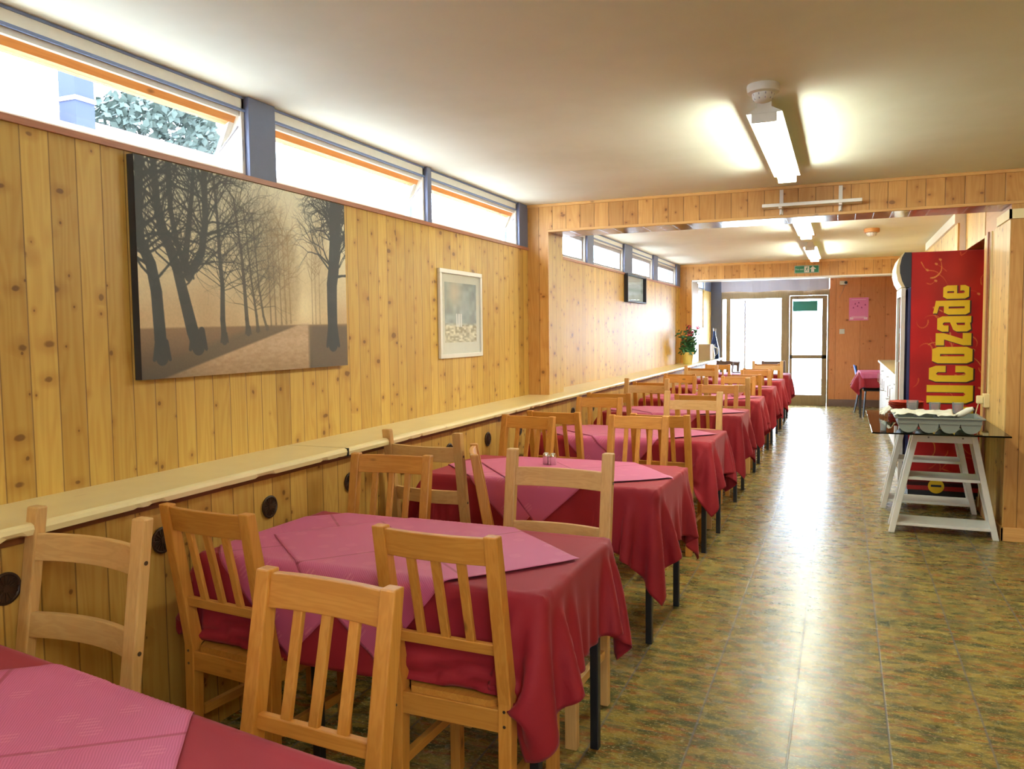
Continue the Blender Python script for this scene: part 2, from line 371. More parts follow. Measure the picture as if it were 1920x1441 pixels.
# ceiling / wall moulding on the right wall, pillar cap strip, plinth
tr = struct(MB().box(.93, 1.02, 8.42, 11.28, 2.40, ZC).box(.97,1.02,8.42,11.28,2.02,2.40).build('trim_5', WHITE), 'white cornice above the kitchen wall', 'trim')
MB().box(.955,.97,8.42,11.28,2.02,2.40).build('boarding', PYR, tr)
struct(MB().box(1.008, XR, YBEAM-.016, YBEAM, 2.165, 2.228).box(1.006, 1.024, YBEAM-.016, 6.72, 2.165, 2.228).build('trim_6', CREAM), 'cream strip round the top of the right pillar', 'trim')
struct(MB().box(1.004, XR, YBEAM-.022, YBEAM, 0, .095).box(1.004, 1.024, YBEAM-.022, 7.33, 0, .095).build('baseboard_right', TRIM, bevel=.004), 'pine skirting of the right pillar', 'baseboard')
struct(MB().box(-.245, 1.65, YF-.02, YF, 0, .13).build('baseboard_far', plain('dull_skirting', srgb(120,96,86), .5)), 'dull skirting of the end wall', 'baseboard')
MB().box(1.000, 1.012, 7.04, 7.075, 0, 2.165).build('trim_7', TRIMY); struct(bpy.data.objects['trim_7'], 'dark upright bead on the pillar side', 'trim')

# ledge: two lengths of cream shelf
def ledge(y0, y1, lab):
    n = max(2, int((y1-y0)/.02)); rr = random.Random(int(y0*10)+3); vs = []; m = MB()
    prof = [(XL, .932), (-2.105, .932), (-2.092, .926), (-2.088, .915), (-2.092, .898), (-2.13, .892), (XL, .892)]
    P = len(prof); ch = 0
    for i in range(n+1):
        y = y0+(y1-y0)*i/n
        if rr.random() < .12: ch = rr.uniform(0, .007)
        elif rr.random() < .4: ch = 0
        for k, (x, z) in enumerate(prof):
            dz = ch if k == 4 else 0
            vs.append((x-(dz*.6), y, z+dz))
    fs = []
    for i in range(n):
        for k in range(P): fs.append((i*P+k, i*P+(k+1)%P, (i+1)*P+(k+1)%P, (i+1)*P+k))
    fs.append(tuple(range(P))); fs.append(tuple(range(n*P, n*P+P)))
    m.add(vs, fs); o = m.build('wall_ledge', CREAM); tag(o, lab, 'ledge'); return o
ledge(YB+.01, 3.098, 'long cream painted ledge along the pine wall, near length up to the dark joint')
ledge(3.106, 15.58, 'long cream painted ledge along the pine wall, far length beyond the dark joint')
MB().box(XL, -2.085, 3.098, 3.106, .893, .931).build('trim_8', BLACKP); struct(bpy.data.objects['trim_8'], 'dark joint in the cream ledge', 'trim')
MB().box(-2.15, -2.138, YB, 15.5, .872, .893).build('trim_9', plain('brown_bead', srgb(120,70,34), .5)); struct(bpy.data.objects['trim_9'], 'brown bead under the cream ledge', 'trim')
MB().box(XL, XL+.012, YB, YBEAM, SILL-.022, SILL).box(XL, XL+.012, YBEAM+.37, YB2, SILL-.022, SILL).build('trim_10', TRIMY); struct(bpy.data.objects['trim_10'], 'dark sill strip under the high windows', 'trim')

# round vents in the lower boarding
vo_ = MB()
proto = empty('round_vent', (-2.15, 0, 0))
m = MB().lathe([(0.001,0),(.043,0),(.046,.004),(.046,.007),(.040,.009),(.037,.005),(.001,.005)], 28, axis='x'); m.build('vent_rim', VENT, proto, smooth=True)
m = MB()
for k in range(8):
    a = k*math.pi/8; m.bar((.0065, -.037*math.cos(a), -.037*math.sin(a)), (.0065, .037*math.cos(a), .037*math.sin(a)), .0035, .003, (1,0,0))
m.lathe([(.001,.004),(.010,.004),(.010,.010),(.001,.010)], 14, axis='x'); m.build('vent_grille', VENT, proto)
ys = [1.50, 2.06, 2.62, 3.20, 3.70, 4.24, 4.80, 5.36, 5.92, 6.6, 7.2]
desc = ['left of nearest ladder-back chair', 'left of second table', 'above second table corner',
        'third table left side, nearer', 'behind third table ladder-back', 'just past third table ladder-back',
        'left of fourth table', 'behind fourth table chairs', 'beyond fourth table', 'left of fifth table', 'farthest seen']
for i, y in enumerate(ys):
    o = proto if i == 0 else copy_tree(proto)
    o.location = (-2.15, y, .755); tag(o, 'dark brown round vent in low pine boarding, '+desc[i], 'vent', 'round vents below the ledge')

# ------------------------------------------------------------------ windows
wn_ = [0]
def win_bay(y0, y1, z0=SILL, z1=ZC, frame=DARKFRAME, sash=SASH, opened=True, lab=''):
    wn_[0] += 1
    r = empty('window_%d' % wn_[0], (XL-.06, y0, z0)); struct(r, lab, 'window'); L = y1-y0; H = z1-z0
    MB().box(-.04, .04, 0, L, H-.055, H).box(-.04, .04, 0, L, 0, .015).box(-.04,.04,0,.02,0,H).box(-.04,.04,L-.02,L,0,H).build('window_frame', WHITE, r, bevel=.003)  # white frame and head lining carry the window glare in their colour
    MB().box(.036,.044,.0,L,H-.012,H-.002).box(.036,.046,.0,L,H-.066,H-.055).build('dark_bead', BLUEGREY, r)
    th = math.radians(26 if opened else 0)
    sh = MB(); h = H-.098; w_ = .036
    def P(x, y, d): # d down from hinge, x thickness
        return (-math.sin(th)*d+x*math.cos(th), y, H-.088-math.cos(th)*d+x*math.sin(th))
    def pl(y0_, y1_, d0, d1, x0=-.015, x1=.015):
        vs = [P(x0,y0_,d0),P(x1,y0_,d0),P(x1,y1_,d0),P(x0,y1_,d0),P(x0,y0_,d1),P(x1,y0_,d1),P(x1,y1_,d1),P(x0,y1_,d1)]
        return vs, [(0,3,2,1),(4,5,6,7),(0,1,5,4),(1,2,6,5),(2,3,7,6),(3,0,4,7)]
    for q in ((.02, L-.02, h-.03, h), (.02, .05, .034, h-.03), (L-.05, L-.02, .034, h-.03)): sh.add(*pl(*q))
    so = sh.build('sash', WHITE if opened else sash, r); MB().add(*pl(.02, L-.02, -.002, .034)).build('sash_rail', sash, so); MB().box(-.03, .03, .0, L, H-.086, H-.055).build('head_lining', WHITE, r)
    g = MB().add(*pl(.05, L-.05, .034, h-.03, -.002, .002)); g.build('pane', GLASSW, so)
    if opened:
        MB().tube([(.03, L-.03, H*.62), P(0, L-.05, h*.75)], .004, 8).tube([(.035, L-.012, .02), (.04, L-.014, H*.35), (.03, L-.012, H*.8)], .003, 8).build('window_stay', GREYFRAME, r)
    return r
bays = [(YB+.02, -.10), (-.04, 2.89), (3.07, 4.53), (4.585, 6.08)]
labs = ['high window behind the viewer', 'nearest high window above the canvas print', 'second high window past the thick grey post', 'third high window next to the first beam']
for (a, b_), l_ in zip(bays, labs): win_bay(a, b_, lab=l_)
for (a, b_), l_ in zip([(6.66, 7.95), (8.17, 9.46), (9.84, 11.06), (11.33, 12.72)], ['first small high window beyond the beam', 'second small high window beyond the beam', 'third small high window beyond the beam', 'fourth small high window, nearest the far pillar']):
    win_bay(a, b_, sash=GREYFRAME, opened=False, lab=l_)
win_bay(13.9, YF-.6, z0=2.2, sash=DARKFRAME, opened=False, lab='high window of the end bay')
k = wn_[0]+1
r = empty('window_%d' % k, (XL-.07, 14.62, 1.50)); struct(r, 'lower window in the end bay', 'window')
MB().box(-.03,.05,0,.04,0,.70).box(-.03,.05,.72,.76,0,.70).box(-.03,.05,0,.76,0,.03).box(-.03,.05,0,.76,.67,.70).build('window_frame', WHITE, r)
MB().box(-.002,.002,.04,.72,.03,.67).build('pane', GLASSW, r)
# posts between bays (dark timber mullions)
posts = [(-.10,-.04),(2.89,3.07),(4.53,4.585),(6.08,YBEAM),(YBEAM+.37,6.66),(7.95,8.17),(9.46,9.84),(11.06,11.33),(12.72,YB2)]
for i, (a, b_) in enumerate(posts):
    o = MB().box(XL-.13, XL+.004, a, b_, SILL-.02, ZC).build('trim_%d' % (11+i), DARKFRAME, bevel=.003); struct(o, 'dark grey post between the high windows', 'post')

# ------------------------------------------------------------------ glazed end with door
ge = empty('window_%d' % (k+1), (0, YF+.02, 0)); struct(ge, 'tall glazed screen left of the end door', 'window')
fm = MB().box(-2.225,-.985,.0,.07,2.05,2.20).box(-2.13,-2.05,0,.07,0,2.05).box(-1.10,-.985,0,.07,0,2.05).box(-2.225,-.985,0,.07,0,.10).box(-2.225,-2.2,0,.07,0,2.05)
fm.build('window_frame', DOORFRAME, ge, bevel=.004)
MB().box(-2.2,-2.13,.03,.036,.10,2.05).box(-2.05,-1.10,.03,.036,.10,2.05).build('pane', GLASSW, ge)
dr = empty('door_1', (0, YF+.02, 0)); struct(dr, 'glazed timber door at the far end', 'door')
MB().box(-.985,-.955,0,.08,0,2.20).box(-.275,-.245,0,.08,0,2.20).box(-.955,-.275,0,.08,2.09,2.20).build('door_frame', DOORFRAME, dr, bevel=.004)
MB().box(-.95,-.28,.01,.055,0,.20).box(-.95,-.28,.01,.055,.89,.96).box(-.95,-.28,.01,.055,2.02,2.085).box(-.95,-.90,.01,.055,.2,2.02).box(-.37,-.28,.01,.055,.2,2.02).build('door_leaf', DOORFRAME, dr, bevel=.003)
MB().box(-.90,-.37,.028,.034,.20,.89).box(-.90,-.37,.028,.034,.96,2.02).build('pane', GLASSW, dr)
hd = MB().tube([(-.91,-.03,1.0),(-.91,-.05,1.0),(-.80,-.05,1.0)], .008, 8).build('door_handle', CHROME, dr)
MB().box(-2.22,-.265,-.02,.07,2.44,ZC).build('head_strip', DOORFRAME, dr)
o = MB().box(-.895,-.45,-.003,.003,1.79,1.985).build('door_notice', plain('dark_green_sheet', srgb(50,140,128), .5)); o.location = (0, YF+.045, 0)
tag(o, 'dark green notice taped inside the top of the far door glass', 'notice')
bl = MB(); n = 40
for i in range(n+1):
    x = -2.222+1.972*i/n
    bl.v += [(x, .012*math.sin(i*.9), 2.44), (x, .02+.012*math.sin(i*.9+.5), 2.185+.012*math.sin(i*.35)), (x, .006+.012*math.sin(i*.9), 2.44), (x, .026+.012*math.sin(i*.9+.5), 2.185+.012*math.sin(i*.35))]
for i in range(n): bl.f += [(4*i, 4*i+1, 4*i+5, 4*i+4), (4*i+2, 4*i+6, 4*i+7, 4*i+3), (4*i+1,4*i+3,4*i+7,4*i+5), (4*i,4*i+4,4*i+6,4*i+2)]
t = NT('pale_blind'); t.b.inputs['Base Color'].default_value = srgb(196,196,216); t.b.inputs['Roughness'].default_value = .8
tl = t.n('ShaderNodeBsdfTranslucent'); tl.inputs[0].default_value = (.8,.8,.9,1); mx = t.n('ShaderNodeMixShader'); mx.inputs[0].default_value = .06
t.l(t.b.outputs[0], mx.inputs[1]); t.l(tl.outputs[0], mx.inputs[2]); t.l(mx.outputs[0], t.out.inputs['Surface']); BLIND = t.m
o = bl.build('window_blind', BLIND); o.location = (0, YF-.03, 0); tag(o, 'pale lilac blind drawn up over the glazed end of the room', 'blind')
# curtain strip in the screen
o = MB().box(-1.785,-1.75,0,.01,.12,2.02).build('blind_cord', BLIND); o.location = (0, YF-.02, 0); tag(o, 'thin pale vertical cord hanging in the large end pane', 'cord')

# ------------------------------------------------------------------ outside
CONC = plain('pale_concrete', srgb(226,228,224), .9, noise_amt=.05, scale=4)
gr_ = MB().box(-60,60,-40,80,-.6,-.12).build('outdoor_ground', CONC); tag(gr_, 'pale concrete ground outside the far door', 'ground', kind='structure')
o = MB().box(-4,2,18.2,18.6,-.12,.05).box(-4,2,18.6,19.0,-.12,.2).box(-4,2,19.0,19.4,-.12,.35).build('outdoor_steps', plain('green_grey_stone', srgb(128,138,126), .9)); tag(o, 'grey green steps outside the far door', 'steps')
# house with chimney beyond the near window
hs = empty('outside_house', (-10, 8.42, 0)); tag(hs, 'low brick house with a tall dark chimney beyond the nearest high window', 'house')
BRK = plain('dark_brick', srgb(96,58,70), .9, noise_amt=.25, scale=10)
MB().box(-2.5,-.2,-.5,4.6,-.12,4.25).build('wall', BRK, hs)
MB().prism([(-2.8,4.25),(.1,4.25),(-1.35,4.95)], -.7, 4.8, 'y').build('roof', plain('slate', srgb(92,56,66), .8), hs)
MB().box(-.2,.12,-.155,.155,-.12,5.17).build('chimney', plain('dark_render', srgb(26,34,58), .9), hs)
MB().box(-.22,.14,-.17,.17,4.74,4.80).build('chimney_band', plain('chimney_stone', srgb(120,120,140), .9), hs)
tr_ = empty('garden_tree', (-14, 13.6, 0)); tag(tr_, 'bushy dark tree beyond the nearest high window, right of the chimney', 'tree')
MB().tube([(0,0,-.1),(.1,0,3),(0,.2,5)], [.25,.2,.1]).build('trunk', plain('bark', srgb(60,50,40), .9), tr_)
lf = MB(); rr = random.Random(4)
for i in range(2600):
    u = rr.gauss(0,1), rr.gauss(0,1), rr.gauss(0,1); L = math.sqrt(sum(c*c for c in u)); rad = rr.uniform(.55,1)**.5
    c = Vector((u[0]/L*1.4*rad, u[1]/L*1.5*rad, 5.75+u[2]/L*.95*rad)); d = Vector((rr.gauss(0,1),rr.gauss(0,1),rr.gauss(0,1))).normalized(); e = d.orthogonal().normalized(); s_ = rr.uniform(.07,.13)
    lf.add([c-d*s_, c+e*s_*.6, c+d*s_, c-e*s_*.6], [(0,1,2,3)])
lf.build('leaves', plain('leaf', srgb(40,52,44), .8), tr_)

# ------------------------------------------------------------------ ceiling lamps, detectors
TUBE = emis('lit_tube', (.96,1,.82,1), LAMP)
BODY = plain('lamp_body', srgb(236,238,230), .5)
def lamp(y0, y1, x, lab):
    r = empty('ceiling_lamp', (x, (y0+y1)/2, ZC)); tag(r, lab, 'lamp', 'fluorescent ceiling lamps'); L = (y1-y0)/2
    MB().prism([(-.032,0),(.032,0),(.032,-.035),(.078,-.058),(.078,-.062),(-.078,-.062),(-.078,-.058),(-.032,-.035)], -L, L, 'y').build('housing', BODY, r)
    for s_ in (-1,1):
        MB().box(-.056,.056,s_*L-.008,s_*L+.008,-.104,-.062).build('end_cap', BODY, r, bevel=.004)
        MB().lathe([(.018,-L+.012),(.018,L-.012)], 12, (s_*.034,0,-.084), 'y').build('tube', TUBE, r, smooth=True)
    return r
lamp(3.88, 5.52, -.345, 'lit twin tube fluorescent lamp on the ceiling, nearest, in front of the first beam')
lamp(7.4, 9.05, -.37, 'lit twin tube fluorescent lamp just beyond the first beam')
lamp(10.35, 12.1, -.38, 'lit twin tube fluorescent lamp above the green exit sign')
lamp(-1.4, .3, 0.9, 'added unseen twin tube fill lamp behind the viewer')  # unseen lamp added behind the camera as fill
def detector(x, y, lab, base=None, s=1):
    r = empty('smoke_detector', (x, y, ZC)); tag(r, lab, 'smoke detector', 'ceiling smoke detectors'); r.scale = (s,s,s)
    MB().lathe([(.060,0),(.062,-.008),(.060,-.030),(.052,-.034),(.02,-.034)][::-1], 28).build('base', base or WHITEP, r, smooth=True)
    MB().lathe([(.042,-.034),(.040,-.050),(.030,-.062),(.012,-.068),(.001,-.068)][::-1], 28).build('sensor', WHITEP, r, smooth=True)
    m = MB()
    for k_ in range(10):
        a = k_*math.pi/5; m.bar((.041*math.cos(a),.041*math.sin(a),-.036), (.034*math.cos(a),.034*math.sin(a),-.058), .004, .004, (math.cos(a),math.sin(a),0))
    m.build('vent_fins', GREYFRAME, r)
detector(-.33, 3.66, 'white smoke detector at the near end of the nearest ceiling lamp', s=1.1)
detector(-.35, 9.45, 'white smoke detector between the two farther ceiling lamps')
detector(.262, 9.3, 'smoke detector with an orange brown base on the far ceiling', plain('orange_base', srgb(190,130,70), .5), s=1.25)
# shelf bracketed to the beam
r = empty('hanging_shelf', (-.22, YBEAM, 2.34)); tag(r, 'narrow white shelf board on two brackets fixed to the first beam', 'shelf')
MB().box(-.335,.33,-.125,-.003,-.012,.012).build('board', WHITE, r, bevel=.003)
for x in (-.21,.19):
    MB().box(x-.013,x+.013,-.006,0,-.055,.125).box(x-.011,x+.011,-.115,0,-.022,-.012).prism([(x-.004,-.055),(x+.004,-.055),(x+.004,-.02),(x-.004,-.02)], -.05, -.004, 'y').build('bracket', WHITE, r)
# exit sign
SG = plain('exit_green', srgb(20,120,84), .5)
r = empty('exit_sign', (-.52, YB2-.002, 2.35)); tag(r, 'green and white fire exit sign on the second beam', 'sign')
MB().box(-.175,.175,-.006,0,-.058,.058).build('plate', SG, r)
mk = MB().box(-.172,.172,-.0075,-.006,.051,.055).box(-.172,.172,-.0075,-.006,-.055,-.051).box(-.172,-.168,-.0075,-.006,-.055,.055).box(.168,.172,-.0075,-.006,-.055,.055).box(-.035,.035,-.0075,-.006,-.045,.045)
mk.prism([(.062,-.042),(.105,-.042),(.105,.0),(.135,.0),(.0835,.045),(.032+.01,.0),(.062,.0)], -.0085, -.006, 'y')
mk.build('white_marks', WHITEP, r)
MB().lathe([(.006,-.009),(.006,-.0075)], 12, (.008,0,.030), 'y').bar((.006,-.0082,.022),(-.004,-.0082,-.004),.012,.001).bar((-.004,-.0082,-.004),(.014,-.0082,-.018),.006,.001).bar((.014,-.0082,-.018),(.012,-.0082,-.036),.005,.001).bar((-.004,-.0082,-.004),(-.012,-.0082,-.022),.006,.001).bar((-.012,-.0082,-.022),(-.026,-.0082,-.030),.005,.001).bar((.004,-.0082,.016),(.022,-.0082,.006),.004,.001).bar((.002,-.0082,.016),(-.016,-.0082,.010),.004,.001).build('running_figure', SG, r)
def text(body, size, mat, parent, loc, rot=(R90,0,0), name='lettering', ext=.0005, align='CENTER', offs=0, sx=1):
    c = bpy.data.curves.new(name, 'FONT'); c.body = body; c.size = size; c.extrude = ext; c.align_x = align; c.align_y = 'CENTER'; c.offset = offs
    o = bpy.data.objects.new(name, c); COL.objects.link(o)
    dg = bpy.context.evaluated_depsgraph_get(); me = bpy.data.meshes.new_from_object(o.evaluated_get(dg)); bpy.data.objects.remove(o)
    me.materials.clear(); me.materials.append(mat); q = bpy.data.objects.new(name, me); COL.objects.link(q); q.parent = parent; q.location = loc; q.rotation_euler = rot; q.scale = (sx,1,1); return q
text('Fire exit', .034, WHITEP, r, (-.102,-.0075,0))

# ------------------------------------------------------------------ raster pictures stored as vertex colours on the printed surface
def grid_picture(name, img, width, height, parent, flip=False):
    """img HxWx3 in sRGB 0..255, top row first -> dense grid in local YZ plane, x=0; y runs 0..width, z 0..height"""
    H, W = img.shape[:2]
    yy, zz = np.meshgrid(np.linspace(0, width, W), np.linspace(height, 0, H))
    co = np.zeros((H*W, 3), np.float32); co[:,1] = yy.ravel(); co[:,2] = zz.ravel()
    i = np.arange(H*W).reshape(H, W); q = np.stack([i[:-1,:-1], i[1:,:-1], i[1:,1:], i[:-1,1:]], -1).reshape(-1, 4)
    me = bpy.data.meshes.new(name); me.vertices.add(H*W); me.vertices.foreach_set('co', co.ravel())
    nq = len(q); me.loops.add(nq*4); me.polygons.add(nq); me.loops.foreach_set('vertex_index', q.ravel().astype(np.int32))
    me.polygons.foreach_set('loop_start', np.arange(0, nq*4, 4, dtype=np.int32)); me.polygons.foreach_set('loop_total', np.full(nq, 4, np.int32))
    me.update(); c = np.clip(img.reshape(-1, 3)/255., 0, 1); lin = np.where(c <= .04045, c/12.92, ((c+.055)/1.055)**2.4)
    at = me.color_attributes.new('ink', 'FLOAT_COLOR', 'POINT'); at.data.foreach_set('color', np.concatenate([lin, np.ones((len(lin),1))], 1).astype(np.float32).ravel())
    t = NT(name+'_ink'); a = t.n('ShaderNodeVertexColor', layer_name='ink'); t.l(a.outputs[0], t.b.inputs['Base Color']); t.b.inputs['Roughness'].default_value = .5
    me.materials.append(t.m); o = bpy.data.objects.new(name, me); COL.objects.link(o); o.parent = parent; return o, t
def stroke(img, p, q, w0, w1, col, al=1.0):
    H, W = img.shape[:2]; m = max(w0, w1)+1
    x0, x1 = int(max(0, min(p[0],q[0])-m)), int(min(W, max(p[0],q[0])+m+1)); y0, y1 = int(max(0, min(p[1],q[1])-m)), int(min(H, max(p[1],q[1])+m+1))
    if x1 <= x0 or y1 <= y0: return
    yy, xx = np.mgrid[y0:y1, x0:x1]; dx, dy = q[0]-p[0], q[1]-p[1]; L = dx*dx+dy*dy+1e-6
    tt = np.clip(((xx-p[0])*dx+(yy-p[1])*dy)/L, 0, 1); d = np.hypot(xx-p[0]-tt*dx, yy-p[1]-tt*dy); ww = w0+(w1-w0)*tt
    a = np.clip(ww/2-d+.5, 0, 1)*np.minimum(1, ww)*al
    img[y0:y1, x0:x1] = img[y0:y1, x0:x1]*(1-a[...,None])+np.array(col)*a[...,None]
def value_noise(H, W, sy, sx, seed):
    g = np.random.RandomState(seed).rand(int(H/sy)+3, int(W/sx)+3); y = np.arange(H)/sy; x = np.arange(W)/sx
    yi, xi = y.astype(int), x.astype(int); fy, fx = (y-yi)[:,None], (x-xi)[None]; fy = fy*fy*(3-2*fy); fx = fx*fx*(3-2*fx)
    return (g[yi][:,xi]*(1-fx)+g[yi][:,xi+1]*fx)*(1-fy)+(g[yi+1][:,xi]*(1-fx)+g[yi+1][:,xi+1]*fx)*fy

def avenue():
    W, H = 520, 320; rr = random.Random(11)
    v = np.linspace(0, 1, H)[:,None]; u = np.linspace(0, 1, W)[None]
    top, midc, hor = np.array([214,202,164]), np.array([206,186,140]), np.array([190,158,108])
    k_ = np.clip(v/.4, 0, 1)[...,None]; k2 = np.clip((v-.4)/.36, 0, 1)[...,None]
    img = (top*(1-k_)+midc*k_)*(1-k2)+hor*k2; img = np.broadcast_to(img, (H,W,3)).copy()
    glow = np.exp(-(((u-.74)/.07)**2+((v-.66)/.12)**2))[...,None]; img = img*(1-glow*.6)+np.array([232,212,160])*glow*.6
    # distant hedges in fog
    for cx, w_, h_ in ((.12,.05,.16),(.22,.07,.2),(.27,.05,.22),(.36,.04,.14),(.02,.05,.09),(.97,.06,.12)):
        m = np.exp(-(((u-cx)/w_)**4+((v-.76)/h_)**4))[...,None]; img = img*(1-m*.45)+np.array([170,136,92])*m*.45
    # field
    hz = .765-.03*u; f = np.clip((v-hz)*120, 0, 1)[...,None]; fc = np.array([128,96,62])*(1-np.clip((v-hz)/.25,0,1)[...,None]*.45)
    img = img*(1-f)+fc*f
    # verge and road
    le = np.where(v<.742, .70, .70-(v-.742)/.244*.60); re_ = .765+0*v
    verge = (np.clip((u-(le-.22))*12,0,1)*np.clip((v-.745)*60,0,1))[...,None]; img = img*(1-verge*.5)+np.array([84,72,50])*verge*.5
    road = (np.clip((u-le)*40,0,1)*np.clip((re_-u)*60,0,1)*np.clip((v-.735)*60,0,1))[...,None]
    rc = np.array([178,144,104])+(value_noise(H,W,3,9,2)[...,None]-.5)*16-np.clip((v-.85)/.15,0,1)[...,None]*30
    img = img*(1-road)+rc*road
    rg = (np.clip((u-.768)*60,0,1)*np.clip((v-.745)*60,0,1))[...,None]; img = img*(1-rg*.75)+np.array([92,72,50])*rg*.75
    dk = (np.clip((v-.86)/.14,0,1)*np.clip((.30-u)/.3,0,1))[...,None]; img = img*(1-dk*.5)+np.array([52,44,36])*dk*.5
    # crown haze of the receding trees
    n_ = value_noise(H,W,6,6,5)*.6+value_noise(H,W,2.5,2.5,6)*.4
    for cx, cy, rx, ry, al, c in ((.60,.42,.10,.32,.50,(128,104,66)),(.52,.36,.09,.34,.45,(104,88,60)),(.66,.50,.06,.25,.5,(150,122,78)),(.83,.36,.06,.30,.35,(140,112,72)),(.42,.33,.1,.33,.22,(100,84,60)),(.2,.2,.22,.25,.12,(90,76,52))):
        m = (np.clip(1.15-np.sqrt(((u-cx)/rx)**2+((v-cy)/ry)**2),0,.5)*2*(.55+.9*(n_-.3)))[...,None]; m = np.clip(m,0,1)*al
        img = img*(1-m)+np.array(c)*m
    def X(p): return (p[0]*W, p[1]*H)
    def twig(p, ang, ln, wd, col, dep, al):
        if dep == 0 or wd < .35: return
        x, y = p
        for _ in range(3):
            ang += rr.gauss(0,.16); q = (x+math.cos(ang)*ln/3, y-math.sin(ang)*ln/3); stroke(img, (x,y), q, wd, wd*.92, col, al); x, y = q; wd *= .93
        for _ in range(rr.choice((2,2,3))):
            twig((x,y), ang+rr.uniform(-.75,.75), ln*rr.uniform(.62,.85), wd*.66, col, dep-1, al)
    def tree(pts, w0, w1, col, nb, bl, al=1.0, y0=0, dep=5):
        P = [X(p) for p in pts]
        for i in range(len(P)-1):
            a, b = i/(len(P)-1), (i+1)/(len(P)-1); stroke(img, P[i], P[i+1], w1+(w0-w1)*a, w1+(w0-w1)*b, col, al)
        [stroke(img, (P[-1][0]+e_*w0*.3, P[-1][1]-w0*.9), (P[-1][0]+e_*w0*.62, P[-1][1]+w0*.12), w0*.5, w0*.25, col, al) for e_ in (-1,1)]
        for i in range(nb):
            tt = rr.random()**1.1*(len(P)-1)*.62; k_ = int(tt); f_ = tt-k_; p = (P[k_][0]*(1-f_)+P[k_+1][0]*f_, P[k_][1]*(1-f_)+P[k_+1][1]*f_)
            s_ = rr.choice((-1,1)); twig(p, math.pi/2+s_*rr.uniform(.3,1.3), bl*rr.uniform(.5,1.1), max(1.3, min(4.5, w1*.30)), col, dep, al)
    dkc = (46,44,38)
    for i, x in enumerate((.80,.78,.825)): tree([(x+.01,.2),(x,.45),(x,.74)], 3, 1.5, (138,110,74), 12, 34, .6)
    for x, c, yb in ((.655,(140,112,72),.735),(.63,(132,106,68),.74),(.605,(122,98,64),.745),(.575,(112,90,60),.75),(.55,(104,84,56),.76)): tree([(x-.01,.22),(x-.005,.5),(x,yb)], 4, 1.6, c, 16, 36, .75)
    tree([(.47,.16),(.492,.53),(.511,.70),(.528,.77)], 6.5, 3, (84,72,52), 26, 48, .9)
    tree([(.43,.14),(.459,.53),(.477,.70),(.482,.78)], 7.5, 3, (74,64,46), 30, 52, .9)
    tree([(.385,.10),(.413,.374),(.422,.515),(.43,.718),(.435,.79)], 11, 4, (66,58,44), 46, 60, .92)
    tree([(.30,.02),(.313,.253),(.316,.407),(.324,.563),(.32,.72),(.325,.83)], 13, 5, (56,52,42), 60, 62, .95)
    # forked big tree
    tree([(.18,.50),(.15,.40),(.125,.22),(.12,-.02)], 12, 7, dkc, 26, 60, .97)
    tree([(.17,.48),(.19,.30),(.21,.12),(.22,-.02)][::-1], 14, 6, dkc, 26, 60, .97)
    tree([(.262,-.02),(.26,.25),(.24,.40),(.185,.52)], 16, 12, dkc, 22, 60, .97)
    tree([(.068,-.02),(.075,.18),(.09,.295),(.141,.485),(.165,.62),(.193,.779),(.214,.855)], 27, 11, dkc, 34, 64, .97)
    tree([(.02,-.02),(.008,.25),(.012,.379),(.046,.478),(.062,.6),(.07,.814),(.074,.90)], 24, 15, (40,40,36), 30, 60, .97)
    tree([(.945,-.02),(.935,.1),(.932,.23),(.918,.411),(.905,.50),(.903,.651),(.904,.86)], 31, 38, (40,40,38), 40, 50, .97, dep=5)
    for i in range(70):
        x = .87+rr.random()*.13; y = rr.random()*.24; twig(X((x,y)), rr.uniform(-.5,3.6), 26, 2.4, (44,42,40), 4, .9)
    return np.clip(img*(.97+.06*value_noise(H,W,2,2,9)[...,None])*np.array([1.05,1.10,1.20])+9, 0, 255)
r = empty('canvas_print', (XL, 2.225, 1.29)); tag(r, 'large unframed canvas print of a misty road between bare trees', 'picture')
MB().box(.002,.034,0,1.335,0,.822).build('canvas_block', plain('dark_canvas_edge', srgb(44,42,44), .7), r)
pic, pt = grid_picture('printed_face', avenue(), 1.335, .822, r); pic.location = (.0355,0,0)
pt.b.inputs['Roughness'].default_value = .55; pt.bump(pt.noise(pt.obj()[0], 900, 1), .1, .0004)
